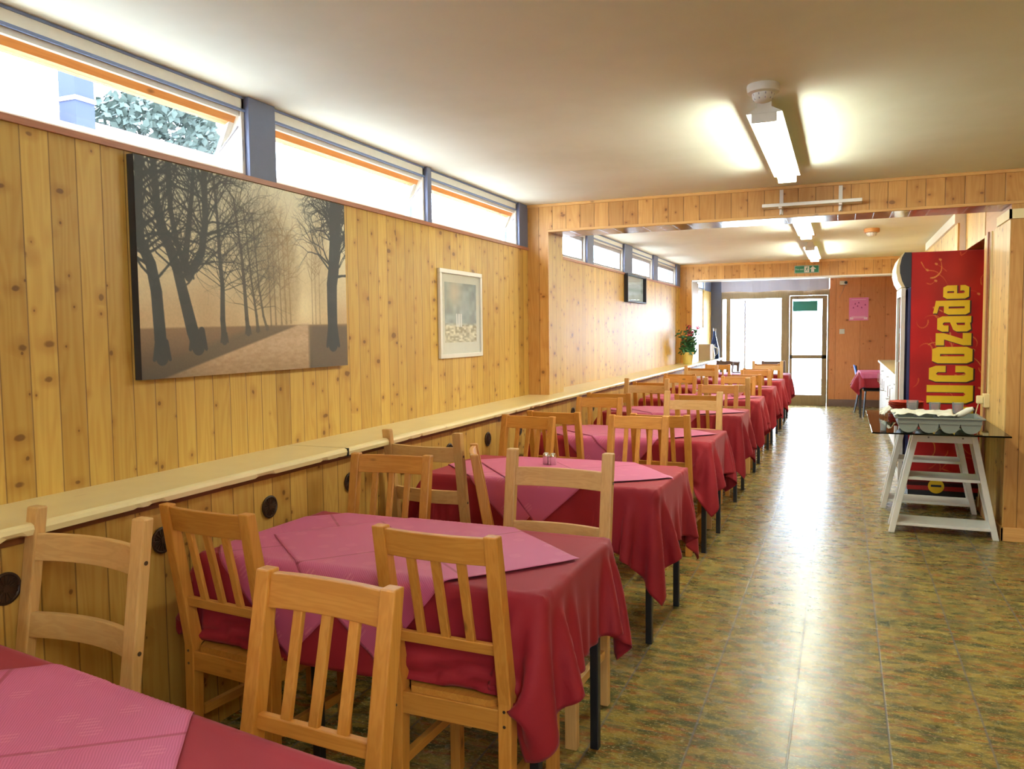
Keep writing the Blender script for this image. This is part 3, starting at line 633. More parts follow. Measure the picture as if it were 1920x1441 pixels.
# white framed print
def seascape():
    W, H = 90, 110; v = np.linspace(0,1,H)[:,None]; u = np.linspace(0,1,W)[None]
    img = np.zeros((H,W,3)); n = value_noise(H,W,9,9,3); n2 = value_noise(H,W,3,5,4)
    img[:] = np.array([150,166,172]); img += (n[...,None]-.5)*60
    g = np.exp(-(((u-.3)/.22)**2+((v-.15)/.25)**2))[...,None]; img = img*(1-g)+np.array([206,196,178])*g
    lo = np.clip((v-.66)*14,0,1)[...,None]; img = img*(1-lo)+(np.array([206,196,170])+(n2[...,None]-.5)*120)*lo
    for x in (.36,.43,.50):
        m = ((abs(u-x)<.022)&(v>.52)&(v<.74))[...,None]; img = np.where(m, 235, img)
    return np.clip(img,0,255)
def framed(name, y, z, wd, ht, art, mat, mount, lab, fw_=.028, mw=.055, dep=.022, x0=XL):
    r = empty(name, (x0, y, z)); tag(r, lab, 'picture')
    MB().box(.001,dep,0,wd,0,fw_).box(.001,dep,0,wd,ht-fw_,ht).box(.001,dep,0,fw_,fw_,ht-fw_).box(.001,dep,wd-fw_,wd,fw_,ht-fw_).build('frame', mat, r, bevel=.003)
    MB().box(.001,.008,fw_,wd-fw_,fw_,ht-fw_).build('mount', mount, r)
    o, t = grid_picture('artwork', art, wd-2*mw-2*fw_, ht-2*mw-2*fw_-.02, r); o.location = (.0095, fw_+mw, fw_+mw+.02)
    MB().box(.014,.016,fw_,wd-fw_,fw_,ht-fw_).build('glazing', GLASSW, r)
framed('framed_picture', 4.645, 1.285, .655, .585, seascape(), WHITE, plain('mount_card', srgb(236,232,220), .8), 'white framed pale sea print on the pine wall beside the canvas')
def lake():
    W,H = 60,50; v = np.linspace(0,1,H)[:,None]; img = np.zeros((H,W,3)); img[:] = (196,206,208); n = value_noise(H,W,4,8,8)
    m = np.clip(1-abs(v-.6)*7,0,1)[...,None]; img = img*(1-m*.6)+np.array([120,146,140])*m*.6+(n[...,None]-.5)*24; return np.clip(img,0,255)
framed('framed_picture', 9.43, 1.80, .98, .34, lake(), plain('dark_frame', srgb(34,34,44), .5), plain('mount_blue', srgb(206,214,216), .8), 'thin black framed pale landscape below the far high windows', fw_=.02, mw=.02, dep=.05)

# ------------------------------------------------------------------ chairs
def slat_chair(M_=CH_A, name='dining_chair', W=.385, top=.92):
    r = empty(name); hw = W/2; sz = .44; pw = .040
    def yb(z): return -.175-(max(0, z-sz)/.48)*.085
    for s_ in (-1,1):
        x = s_*(hw-pw/2)
        m = MB(); zs = [0, sz*.5, sz, .60, .76, top]; vs = []
        for i, z in enumerate(zs):
            y = yb(z)-(.012*(1-z/sz) if z < sz else 0); d = .026 if z < top-.01 else .022; wd = pw/2
            if z == sz: d = .030
            for a, b_ in ((-1,-1),(1,-1),(1,1),(-1,1)): vs.append((x+a*wd, y+b_*d*.8, z))
        fs = [(3,2,1,0)]+[(i*4+k_, i*4+(k_+1)%4, i*4+4+(k_+1)%4, i*4+4+k_) for i in range(len(zs)-1) for k_ in range(4)]+[tuple(range(len(zs)*4-4, len(zs)*4))]
        m.add(vs, fs); m.build('leg', M_['z'], r, bevel=.004)
        xf = s_*(hw-.022); MB().bar((xf,.165,0),(xf,.165,sz-.018),.036,.036).build('leg', M_['z'], r, bevel=.003)
        MB().box(x-.011,x+.011,-.15,.15,.185,.215).build('stretcher', M_['y'], r, bevel=.002)
        MB().box(xf-.011,xf+.011,-.155,.15,sz-.075,sz-.018).build('side_rail', M_['y'], r)
        for zz in (.02,.062): MB().lathe([(.0045,0),(.0045,.0015)], 8, (x, yb(sz)-.0262, sz-zz), 'y').build('screw', BOLT, r)
    # seat: gently dished plank with rounded corners
    n1, n2 = 13, 11; vs = []; fs = []
    for k_, zt in enumerate((0, -.019)):
        for i in range(n1):
            for j in range(n2):
                u = i/(n1-1)*2-1; v_ = j/(n2-1)*2-1; x = u*(hw-.003); y = .005+v_*.195
                if v_ < -.8 and abs(u) > .78: y = max(y, -.140)
                dish = -.008*max(0,(1-u*u))*max(0,(1-v_*v_)) if k_ == 0 else 0
                vs.append((x, y, sz+zt+dish))
    N = n1*n2
    for i in range(n1-1):
        for j in range(n2-1):
            a = i*n2+j; fs.append((a,a+n2,a+n2+1,a+1)); fs.append((a+N,a+1+N,a+n2+1+N,a+n2+N))
    ring = [i*n2 for i in range(n1)]+[(n1-1)*n2+j for j in range(1,n2)]+[i*n2+n2-1 for i in range(n1-2,-1,-1)]+[j for j in range(n2-2,0,-1)]
    for a, b_ in zip(ring, ring[1:]+ring[:1]): fs.append((b_,a,a+N,b_+N))
    MB().add(vs,fs).build('seat', M_['y'], r, smooth=True)
    MB().box(-hw+.03,hw-.03,.160,.182,sz-.075,sz-.02).build('front_rail', M_['x'], r)
    MB().box(-hw+.03,hw-.03,-.195,-.165,sz-.085,sz-.02).build('rear_rail', M_['x'], r, bevel=.003)
    # curved top rail, lower rail, slats
    def curved(z0, z1, th, cv, name_, mt):
        n = 12; vs = []
        for i in range(n+1):
            u = i/n*2-1; x = u*(hw-.030); c = -cv*(1-u*u)
            for z, sy in ((z0,-1),(z0,1),(z1,1),(z1,-1)): vs.append((x, yb(z)+c+sy*th/2, z))
        fs = [(0,1,2,3), tuple(range(4*n+3,4*n-1,-1))]+[(i*4+k_, i*4+4+k_, i*4+4+(k_+1)%4, i*4+(k_+1)%4) for i in range(n) for k_ in range(4)]
        MB().add(vs,fs).build(name_, mt, r, bevel=.003)
    curved(top-.084, top-.007, .020, .014, 'top_rail', M_['x'])
    curved(.575, .608, .020, .0, 'lower_rail', M_['x'])
    for k_ in range(3):
        x = (k_-1)*.078; zt = top-.075; c = -.014*(1-(x/hw)**2)
        MB().bar((x, yb(.60), .60), (x, yb(zt)+c, zt), .027, .014).build('slat', M_['z'], r, bevel=.003)
    return r
def ladder_chair(M_=CH_B, name='dining_chair', W=.455, top=.975):
    r = empty(name); hw = W/2; sz = .445; pw = .046
    def yb(z): return -.185-(max(0, z-sz)/.53)*.075
    for s_ in (-1,1):
        x = s_*(hw-pw/2); m = MB(); zs = [0, sz*.5, sz, .62, .80, top]; vs = []
        for z in zs:
            for a, b_ in ((-1,-1),(1,-1),(1,1),(-1,1)): vs.append((x+a*pw/2, yb(z)+b_*.0165, z))
        fs = [(3,2,1,0)]+[(i*4+k_, i*4+(k_+1)%4, i*4+4+(k_+1)%4, i*4+4+k_) for i in range(len(zs)-1) for k_ in range(4)]+[tuple(range(len(zs)*4-4, len(zs)*4))]
        m.add(vs, fs).build('leg', M_['z'], r, bevel=.005)
        MB().bar((x,.175,0),(x,.175,sz-.018),.044,.034).build('leg', M_['z'], r, bevel=.004)
        MB().box(x-.011,x+.011,-.17,.16,.19,.222).build('stretcher', M_['y'], r, bevel=.002)
        MB().box(x-.012,x+.012,-.17,.16,sz-.08,sz-.018).build('side_rail', M_['y'], r)
        for zz in (.86,.63): MB().lathe([(.006,0),(.006,.0015)], 10, (x+s_*pw/2+(0 if s_ > 0 else -.0015), yb(zz), zz), 'x').build('screw', BOLT, r)
    MB().box(-hw+.002,hw-.002,-.155,.205,sz-.018,sz).box(-hw+pw+.002,hw-pw-.002,-.195,-.155,sz-.018,sz).build('seat', M_['y'], r, bevel=.004)
    MB().box(-hw+.04,hw-.04,.165,.187,sz-.08,sz-.02).build('front_rail', M_['x'], r)
    MB().box(-hw+.04,hw-.04,-.198,-.176,sz-.08,sz-.02).build('rear_rail', M_['x'], r)
    def curved(z0, z1):
        n = 12; vs = []
        for i in range(n+1):
            u = i/n*2-1; x = u*(hw-.04); c = -.030*(1-u*u)
            for z, sy in ((z0,-1),(z0,1),(z1,1),(z1,-1)): vs.append((x, yb(z)+.004+c+sy*.009, z))
        fs = [(0,1,2,3), tuple(range(4*n+3,4*n-1,-1))]+[(i*4+k_, i*4+4+k_, i*4+4+(k_+1)%4, i*4+(k_+1)%4) for i in range(n) for k_ in range(4)]
        MB().add(vs,fs).build('back_rail', M_['x'], r, bevel=.003)
    curved(.828, .902); curved(.618, .686)
    return r

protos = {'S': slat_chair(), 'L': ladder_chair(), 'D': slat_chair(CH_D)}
LEAN = {'S': .26, 'L': .26, 'D': .26}
# kind, top centre x, y, yaw of back (deg), facing (+1 away from the viewer), label
CHAIRS = [
 ('L', -1.902, 1.573, -1.5, -1, 'pale ladder-back pine chair, far side of nearest table, against wall'),
 ('S', -1.039, 1.452, -4.5, -1, 'amber slat-back pine chair, far side of nearest table, aisle end'),
 ('S', -1.810, 1.910, -5.6, 1, 'amber slat-back pine chair, near side of second table, by the ledge'),
 ('S', -1.013, 1.905, -1.8, 1, 'amber slat-back chair with tablecloth on its seat, near side of second table, aisle end'),
 ('S', -1.842, 3.075, 5.1, -1, 'orange slat-back pine chair, far side of second table, wall end'),
 ('L', -1.046, 3.041, -1.8, -1, 'pale ladder-back pine chair, far side of second table, aisle end'),
 ('L', -1.900, 3.455, -5.0, 1, 'ladder-back pine chair, near side of third table, close to the wall'),
 ('S', -1.560, 3.330, -64.8, 1, 'slat-back pine chair turned sideways between the second and third tables'),
 ('S', -1.854, 4.787, -9.7, -1, 'slat-back pine chair, far side of third table, wall end'),
 ('S', -1.185, 4.980, -1.8, -1, 'slat-back pine chair pushed back from third table, aisle end'),
 ('S', -1.790, 5.085, -5.0, 1, 'slat-back pine chair, near side of fourth table, wall end'),
 ('S', -1.075, 5.095, -3.0, 1, 'slat-back pine chair, near side of fourth table, aisle end'),
 ('S', -1.820, 6.300, -2.0, -1, 'slat-back pine chair, far side of fourth table, wall end'),
 ('L', -1.080, 6.370, -2.0, -1, 'pale ladder-back pine chair, far side of fourth table, aisle end'),
 ('S', -1.870, 6.755, 2.8, 1, 'orange slat-back pine chair, near side of fifth table, wall end'),
 ('S', -1.110, 6.755, -3.0, 1, 'slat-back pine chair, near side of fifth table, aisle end'),
 ('L', -1.820, 8.000, -2.0, -1, 'tall ladder-back pine chair, far side of fifth table, wall end'),
 ('S', -1.120, 8.020, -.7, -1, 'slat-back pine chair, far side of fifth table, aisle end'),
 ('S', -1.840, 8.280, -3.0, 1, 'slat-back pine chair, near side of sixth table, wall end'),
 ('L', -1.075, 8.280, 1.0, 1, 'ladder-back pine chair, near side of sixth table, aisle end'),
 ('S', -1.770, 9.520, -1.0, -1, 'slat-back pine chair, far side of sixth table, wall end'),
 ('S', -1.110, 9.560, 2.0, -1, 'slat-back pine chair, far side of sixth table, aisle end'),
 ('S', -1.850, 9.940, -2.0, 1, 'slat-back pine chair, near side of seventh table, wall end'),
 ('S', -1.080, 9.940, 1.0, 1, 'slat-back pine chair, near side of seventh table, aisle end'),
 ('L', -1.780, 11.12, -1.0, -1, 'ladder-back pine chair, far side of seventh table, wall end'),
 ('S', -1.070, 11.15, 0.0, -1, 'slat-back pine chair, far side of seventh table, aisle end'),
 ('S', -1.850, 11.57, -1.0, 1, 'slat-back pine chair, near side of eighth table, wall end'),
 ('S', -1.090, 11.57, 1.0, 1, 'slat-back pine chair, near side of eighth table, aisle end'),
 ('S', -1.800, 12.85, 0.0, -1, 'slat-back pine chair, far side of eighth table, wall end'),
 ('L', -1.060, 12.85, 0.0, -1, 'ladder-back pine chair, far side of eighth table, aisle end'),
 ('S', -1.090, 13.16, 0.0, 1, 'slat-back pine chair, near side of farthest table in the row'),
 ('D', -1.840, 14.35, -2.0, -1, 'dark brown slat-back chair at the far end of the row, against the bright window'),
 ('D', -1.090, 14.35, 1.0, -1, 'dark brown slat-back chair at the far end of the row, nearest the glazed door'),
]
used = set()
for kd, x, y, yaw, f, lab in CHAIRS:
    o = protos[kd] if kd not in used else copy_tree(protos[kd]); used.add(kd)
    th = math.radians(yaw)+(0 if f > 0 else math.pi)
    face = Vector((-math.sin(th), math.cos(th), 0)); p = Vector((x,y,0))+face*LEAN[kd]
    o.location = (p.x, p.y, 0); o.rotation_euler = (0,0,th)
    tag(o, lab, 'chair', 'wooden chairs along the row of tables')

# ------------------------------------------------------------------ tables, cloths, overlays
TH = .728
def cloth_sim(ax, ay, ox, oy, seed, ylim=None, dx=.025, steps=170, seat=None, shift=(0,0), twist=0.0, wall=None):
    """small position based drape of a rectangular cloth over a table top; returns grid of points"""
    rs = np.random.RandomState(seed)
    nx = int(round(2*(ax+ox)/dx))+1; ny = int(round(2*(ay+oy)/dx))+1
    X, Y = np.meshgrid(np.linspace(-(ax+ox), ax+ox, nx), np.linspace(-(ay+oy), ay+oy, ny), indexing='ij')
    c, s_ = math.cos(twist), math.sin(twist)
    P = np.stack([X*c-Y*s_+shift[0], X*s_+Y*c+shift[1], np.full_like(X, .004)], -1); P[...,2] += rs.rand(nx, ny)*.003
    V = np.zeros_like(P); lx = X[1,0]-X[0,0]; ly = Y[0,1]-Y[0,0]; ld = math.hypot(lx, ly)
    cons = []
    def pairs(di, dj, L, k):
        for par in (0, 1):
            ii = slice(None), slice(None)
            I, J = np.meshgrid(np.arange(nx), np.arange(ny), indexing='ij')
            ok = (I+di < nx) & (J+dj < ny) & (J+dj >= 0)
            st = (I//max(1,abs(di)) if di else J//max(1,abs(dj)))
            ok &= (st % 2 == par)
            a = (I*ny+J)[ok]; b_ = ((I+di)*ny+J+dj)[ok]; cons.append((a, b_, L, k))
    pairs(1,0,lx,1.0); pairs(0,1,ly,1.0); pairs(1,1,ld,.6); pairs(1,-1,ld,.6); pairs(2,0,2*lx,.07); pairs(0,2,2*ly,.07)
    p = P.reshape(-1,3); v = V.reshape(-1,3); dt = .016
    for it in range(steps):
        v[:,2] -= 9.8*dt; v *= .965 if it < steps-50 else .85
        old = p.copy(); p += v*dt
        for _ in range(9):
            for a, b_, L, k in cons:
                d = p[b_]-p[a]; ln = np.sqrt((d*d).sum(1))+1e-9; cr = ((ln-L)/ln*.5*k)[:,None]*d
                p[a] += cr; p[b_] -= cr
            ex, ey = ax+.009, ay+.009
            ins = (np.abs(p[:,0]) < ex) & (np.abs(p[:,1]) < ey) & (p[:,2] < .006) & (p[:,2] > -.74)
            if ins.any():
                q = p[ins]; dtop = .006-q[:,2]; dxs = ex-np.abs(q[:,0]); dys = ey-np.abs(q[:,1])
                top_ = (dtop < .02) | (dtop <= np.minimum(dxs, dys)); sx_ = ~top_ & (dxs < dys); sy_ = ~top_ & ~sx_
                q[top_,2] = .006; q[sx_,0] = np.sign(q[sx_,0])*ex; q[sy_,1] = np.sign(q[sy_,1])*ey; p[ins] = q
            np.maximum(p[:,0], wall, out=p[:,0]) if (wall is not None and it > 60) else None
            if ylim and it > 70:
                for (x0, x1, y0, side) in ylim:
                    m_ = (p[:,0] > x0) & (p[:,0] < x1) & ((p[:,1] < y0) if side < 0 else (p[:,1] > y0)) & (p[:,2] < -.05); p[m_,1] += np.clip(y0-p[m_,1], -.006, .006)
            if seat and it > 70:
                for (x0,x1,y0,y1,z0) in seat:
                    m_ = (p[:,0] > x0) & (p[:,0] < x1) & (p[:,1] > y0) & (p[:,1] < y1) & (p[:,2] < z0) & (p[:,2] > z0-.08); p[m_,2] += np.minimum(.006, z0-p[m_,2])
        v[:] = (p-old)/dt
        on = (np.abs(p[:,0]) < ax) & (np.abs(p[:,1]) < ay) & (p[:,2] < .02); v[on,:2] *= .3
    P = p.reshape(nx, ny, 3)
    for ax_ in (0, 1):   # one smooth refinement step (cubic midpoints)
        A = np.moveaxis(P, ax_, 0); E_ = np.concatenate([2*A[:1]-A[1:2], A, 2*A[-1:]-A[-2:-1]]); mid = (9*(E_[1:-2]+E_[2:-1])-E_[:-3]-E_[3:])/16
        R_ = np.empty((2*len(A)-1,)+A.shape[1:]); R_[::2] = A; R_[1::2] = mid; P = np.moveaxis(R_, 0, ax_)
    ins = (np.abs(P[...,0]) < ax+.004) & (np.abs(P[...,1]) < ay+.004) & (P[...,2] < .003) & (P[...,2] > -.03); P[...,2][ins] = .003
    return P, (lx/2, ly/2)
def cloth_obj(P, name, mat, loc, rz, uv=None, thick=.0016):
    nx, ny = P.shape[:2]; i = np.arange(nx*ny).reshape(nx, ny)
    fs = np.stack([i[:-1,:-1], i[1:,:-1], i[1:,1:], i[:-1,1:]], -1).reshape(-1,4)
    me = bpy.data.meshes.new(name); me.from_pydata(P.reshape(-1,3).tolist(), [], fs.tolist()); me.materials.append(mat)
    for q in me.polygons: q.use_smooth = True
    if uv is not None:
        at = me.attributes.new('UVpat', 'FLOAT_VECTOR', 'POINT'); at.data.foreach_set('vector', uv.astype(np.float32).ravel())
    o = bpy.data.objects.new(name, me); COL.objects.link(o); o.location = loc; o.rotation_euler = (0,0,rz)
    m = o.modifiers.new('thickness', 'SOLIDIFY'); m.thickness = thick; m.offset = 1
    return o
def overlay(P, ext, spacing, cx, cy, side, rot, lift, n=74):
    """square overlay laid on the draped cloth: sampled in the cloth's own flat coordinates"""
    nx, ny = P.shape[:2]; ex, ey = ext
    g = np.linspace(-side/2, side/2, n); A, B = np.meshgrid(g, g, indexing='ij'); c, s_ = math.cos(rot), math.sin(rot)
    X = cx+A*c-B*s_; Y = cy+A*s_+B*c
    X = np.clip(X, -ex+.001, ex-.001); Y = np.clip(Y, -ey+.001, ey-.001)
    fx = (X+ex)/spacing[0]; fy = (Y+ey)/spacing[1]; ix = np.clip(fx.astype(int), 0, nx-2); iy = np.clip(fy.astype(int), 0, ny-2); fx = (fx-ix)[...,None]; fy = (fy-iy)[...,None]
    gx = np.gradient(P, axis=0); gy = np.gradient(P, axis=1); N = np.cross(gx, gy); N /= np.linalg.norm(N, axis=-1, keepdims=True)+1e-9
    def samp(Q): return (Q[ix,iy]*(1-fx)+Q[ix+1,iy]*fx)*(1-fy)+(Q[ix,iy+1]*(1-fx)+Q[ix+1,iy+1]*fx)*fy
    return samp(P)+samp(N)*lift, np.stack([A, B, A*0], -1)

def table(cx, cy, rz, lab, ax=.61, ay=.33):
    r = empty('dining_table', (cx, cy, 0), rz); tag(r, lab, 'table', 'dining tables in the row')
    MB().box(-ax+.008, ax-.008, -ay+.008, ay-.008, TH-.026, TH-.002).build('tabletop', plain_top, r, bevel=.004)
    MB().box(-ax+.06, ax-.06, -ay+.045, -ay+.07, TH-.066, TH-.026).box(-ax+.06, ax-.06, ay-.07, ay-.045, TH-.066, TH-.026).build('frame', BLACKM, r)
    for x, y in ((-.19,-ay+.057),(-.19,ay-.057),(ax-.05,-ay+.057),(ax-.05,ay-.045)):
        MB().box(x-.015,x+.015,y-.015,y+.015,0,TH-.026).build('leg', BLACKM, r, bevel=.003)
    return r
plain_top = timber('table_top_laminate', 'X', (150,110,70), (120,84,50))
order = ['nearest', 'second', 'third', 'fourth', 'fifth', 'sixth', 'seventh', 'eighth', 'ninth']
#        cx, cy, rz, ax, cloth seed, ylim(list), overlays
TB = [(-1.345, .845, -8.5), (-1.345, 2.355, -1.0), (-1.365, 3.925, -2.0), (-1.375, 5.560, -1.5), (-1.385, 7.215, 0.0), (-1.385, 8.745, 1.0), (-1.385, 10.40, 0.0), (-1.395, 12.03, -1.0), (-1.40, 13.62, 0.0)]
AX, AY = .605, .33
OV = (.27, .265)
ov_sets = {0: [(-.06,-.02,.80,45)], 1: [(-.24,.0,.82,44), (.035,.0,.78,50)], 2: [(-.12,.0,.80,46), (.045,.01,.76,41)], 3: [(-.15,.0,.80,44), (.03,.01,.78,49)]}
sims = {}
def get_sim(i):
    if i in sims: return sims[i]
    yl = {0: None,
          1: [(-.75,-.32,-AY-.022,-1), (.13,.50,-AY-.022,-1)],
          2: [(-.75,-.30,-AY-.02,-1)],
          3: [(-.65,-.20,-AY-.03,-1), (.10,.52,-AY-.03,-1)]}[i]
    st_b = [(.10,.51,-.38,.0,-.282), (-.75,-.28,-.38,.0,-.282)]; fr_b = [(.06,.56,.0,.38,-.278), (-.75,-.26,.0,.38,-.282)]
    seat = {0: fr_b, 1: st_b+fr_b, 2: st_b[1:]+fr_b[1:], 3: st_b+fr_b[:1]}.get(i)
    sims[i] = cloth_sim(AX, AY, OV[0], OV[1], 3+i, yl, seat=seat, shift=[(0,0),(.0,-.02),(.01,-.01),(0,.01)][i], twist=[.01,.015,-.012,.008][i], wall=-.735)
    return sims[i]
for i, (cx, cy, rz) in enumerate(TB):
    k_ = i if i < 4 else (2, 3, 3, 2, 3)[i-4]
    P, spc = get_sim(k_); th = math.radians(rz)
    last = i == len(TB)-1
    table(cx, cy, th, 'black steel legged dining table under red cloth, %s in the row from the camera' % (order[i] if not last else 'farthest'))
    c = cloth_obj(P, 'tablecloth', CLOTH, (cx, cy, TH), th)
    tag(c, 'deep red tablecloth draped over the %s table of the row' % (order[i] if not last else 'farthest'), 'tablecloth', 'red tablecloths on the row of tables')
    for j, (ox_, oy_, sd, rt_) in enumerate(ov_sets[min(k_,3)]):
        Q, uv = overlay(P, (AX+OV[0], AY+OV[1]), spc, ox_, oy_, sd, math.radians(rt_), .0055+.0042*j)
        q = cloth_obj(Q, 'table_overlay', PINK, (cx, cy, TH), th, uv, thick=.0008)
        wh = '' if len(ov_sets[min(k_,3)]) == 1 else (', upper one toward aisle' if j else ', lower one toward wall')
        tag(q, 'pink crinkled overlay cornerwise on the %s table%s' % (order[i] if not last else 'farthest', wh), 'overlay cloth', 'pink overlays on the tablecloths')

# shakers
def shaker(x, y, lab):
    r = empty('salt_shaker', (x, y, TH+.0145)); tag(r, lab, 'shaker', 'chrome topped shakers on the tables')
    MB().lathe([(.001,0),(.017,0),(.0185,.004),(.0175,.045),(.001,.045)], 20).build('body', CHROME, r, smooth=True)
    MB().lathe([(.001,.045),(.0185,.045),(.0185,.052),(.015,.062),(.007,.066),(.001,.066)], 20).build('cap', CHROME, r, smooth=True)
shaker(-1.462, 4.03, 'chrome shaker on the third table, left of the pair behind the pale ladder-back chair')
shaker(-1.420, 4.02, 'chrome shaker on the third table, right of the pair behind the pale ladder-back chair')
shaker(-1.405, 5.72, 'chrome shaker standing on the fourth table')
shaker(-1.390, 7.33, 'chrome shaker standing on the fifth table')
shaker(-1.46, 8.86, 'chrome shaker standing on the sixth table')
o = MB().lathe([(.001,0),(.035,0),(.040,.004),(.075,.035),(.088,.055),(.084,.055),(.070,.036),(.036,.010),(.001,.010)], 28).build('serving_bowl', plain('cream_china', srgb(238,232,200), .3), smooth=True)
o.location = (-1.05, 8.82, TH+.0145); tag(o, 'cream bowl on the sixth table toward the aisle', 'bowl')

# ------------------------------------------------------------------ drinks fridge
fr = empty('drinks_fridge', (.507, 7.674, 0)); tag(fr, 'tall red branded drinks fridge with a curved lit header', 'fridge')
NAVY = plain('navy_trim', srgb(28,30,92), .4); RED = plain('fridge_red', srgb(176,22,18), .5)
MB().box(.022,.573,.004,.655,.06,2.09).build('cabinet', RED, fr, bevel=.004)
MB().box(.0,.022,.0,.655,.10,1.79).build('navy_edge', NAVY, fr)
MB().box(.03,.56,.03,.63,0,.06).build('plinth', BLACKP, fr)
hp = [(.022,2.09),(-.030,2.092),(-.052,2.05),(-.066,1.98),(-.064,1.92),(-.046,1.85),(-.020,1.795),(.022,1.795)]
MB().prism(hp, 0, .012, 'y').build('header_cheek', BLACKP, fr)
MB().prism(hp, .643, .655, 'y').build('header_cheek', BLACKP, fr)
hd = [(.022,2.09),(-.036,2.094),(-.070,2.05),(-.092,1.98),(-.094,1.92),(-.078,1.85),(-.050,1.80),(.022,1.80)]
HD = plain('header_print', srgb(236,214,150), .3)
ho = MB().prism(hd, .012, .643, 'y').build('lit_header', HD, fr)
MB().prism([(-.0945,1.93),(-.080,1.855),(-.058,1.815),(-.052,1.82),(-.075,1.86),(-.090,1.93)], .02, .63, 'y').build('header_band', plain('orange_band', srgb(216,120,60), .4), ho)
MB().box(-.052,-.018,0,.655,.10,.16).box(-.052,-.018,0,.655,1.72,1.79).box(-.052,-.018,0,.05,.16,1.72).box(-.052,-.018,.605,.655,.16,1.72).build('door_frame', WHITEP, fr, bevel=.003)
MB().box(-.040,-.030,.05,.605,.16,1.72).build('door_glass', glass('fridge_glass', (.30,.30,.32,1), .3, .02), fr)
MB().tube([(-.052,.03,.75),(-.075,.03,.77),(-.075,.03,1.15),(-.052,.03,1.17)], .008, 8).build('door_handle', WHITEP, fr)
def swirls():
    W, H = 150, 500; rr = random.Random(5); v = np.linspace(0,1,H)[:,None]; u = np.linspace(0,1,W)[None]
    img = np.zeros((H,W,3)); img[:] = (188,22,20)
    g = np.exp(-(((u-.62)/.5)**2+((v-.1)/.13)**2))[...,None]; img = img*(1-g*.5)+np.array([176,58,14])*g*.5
    n = value_noise(H,W,40,30,1)[...,None]; img = img*(.86+.2*n)
    for i in range(46):
        x, y = rr.random()*W, (rr.random()**1.2)*H; a = rr.uniform(0,6.3); cv = rr.uniform(-.3,.3); col = rr.choice(((216,120,50),(206,90,40),(222,160,70))); w_ = rr.uniform(1.2,3.0)
        L = rr.randint(5,16)
        for k_ in range(L):
            q = (x+math.cos(a)*4, y+math.sin(a)*4); stroke(img, (x,y), q, w_*(1-k_/L)+.5, w_*(1-k_/L)+.4, col, .75); x, y = q; a += cv+rr.gauss(0,.12)
        if rr.random() < .5: stroke(img, (x,y), (x+2,y+1), 4, 5, (226,170,80), .7)
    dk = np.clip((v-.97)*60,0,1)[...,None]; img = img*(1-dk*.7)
    return img
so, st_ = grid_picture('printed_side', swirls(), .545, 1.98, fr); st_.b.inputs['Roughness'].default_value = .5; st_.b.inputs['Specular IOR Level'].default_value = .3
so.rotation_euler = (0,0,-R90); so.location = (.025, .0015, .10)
YEL = plain('logo_yellow', srgb(250,208,10), .5); DKR = plain('logo_shadow', srgb(66,10,6), .5)
LET = {
 'o': ([(1,.86),(.86,1),(.14,1),(0,.86),(0,.14),(.14,0),(.86,0),(1,.14)], [[(.43,.2),(.57,.2),(.57,.8),(.43,.8)]]),
 'c': ([(1,.62),(1,.85),(.85,1),(.15,1),(0,.85),(0,.15),(.15,0),(.85,0),(1,.15),(1,.40),(.6,.40),(.6,.2),(.5,.16),(.4,.2),(.4,.8),(.5,.84),(.6,.8),(.6,.62)], []),
 'e': ([(1,.46),(1,.85),(.85,1),(.15,1),(0,.85),(0,.15),(.15,0),(.85,0),(1,.15),(1,.34),(.6,.34),(.6,.2),(.5,.16),(.4,.2),(.4,.46)], [[(.43,.58),(.57,.58),(.57,.84),(.43,.84)]]),
 'a': ([(1,0),(1,.85),(.85,1),(.15,1),(0,.85),(0,.66),(.4,.66),(.4,.8),(.5,.84),(.6,.8),(.6,.62),(.12,.52),(0,.42),(0,.12),(.15,0),(.55,.03),(.6,0)], [[(.42,.18),(.57,.18),(.57,.44),(.42,.40)]]),
 'd': ([(1,0),(1,1),(.10,1.08),(.10,.96),(.6,.90),(.6,.76),(.15,.76),(0,.63),(0,.12),(.15,0)], [[(.43,.15),(.57,.15),(.57,.62),(.43,.62)]]),
 'z': ([(0,1),(1,1),(1,.78),(.52,.24),(1,.24),(1,0),(0,0),(0,.22),(.48,.76),(0,.76)], []),
 'u': ([(0,1),(.4,1),(.4,.2),(.5,.16),(.6,.2),(.6,1),(1,1),(1,0),(.15,0),(0,.15)], []),
 'L': ([(0,0),(0,1),(.42,1),(.42,.2),(1,.2),(1,0)], [])}
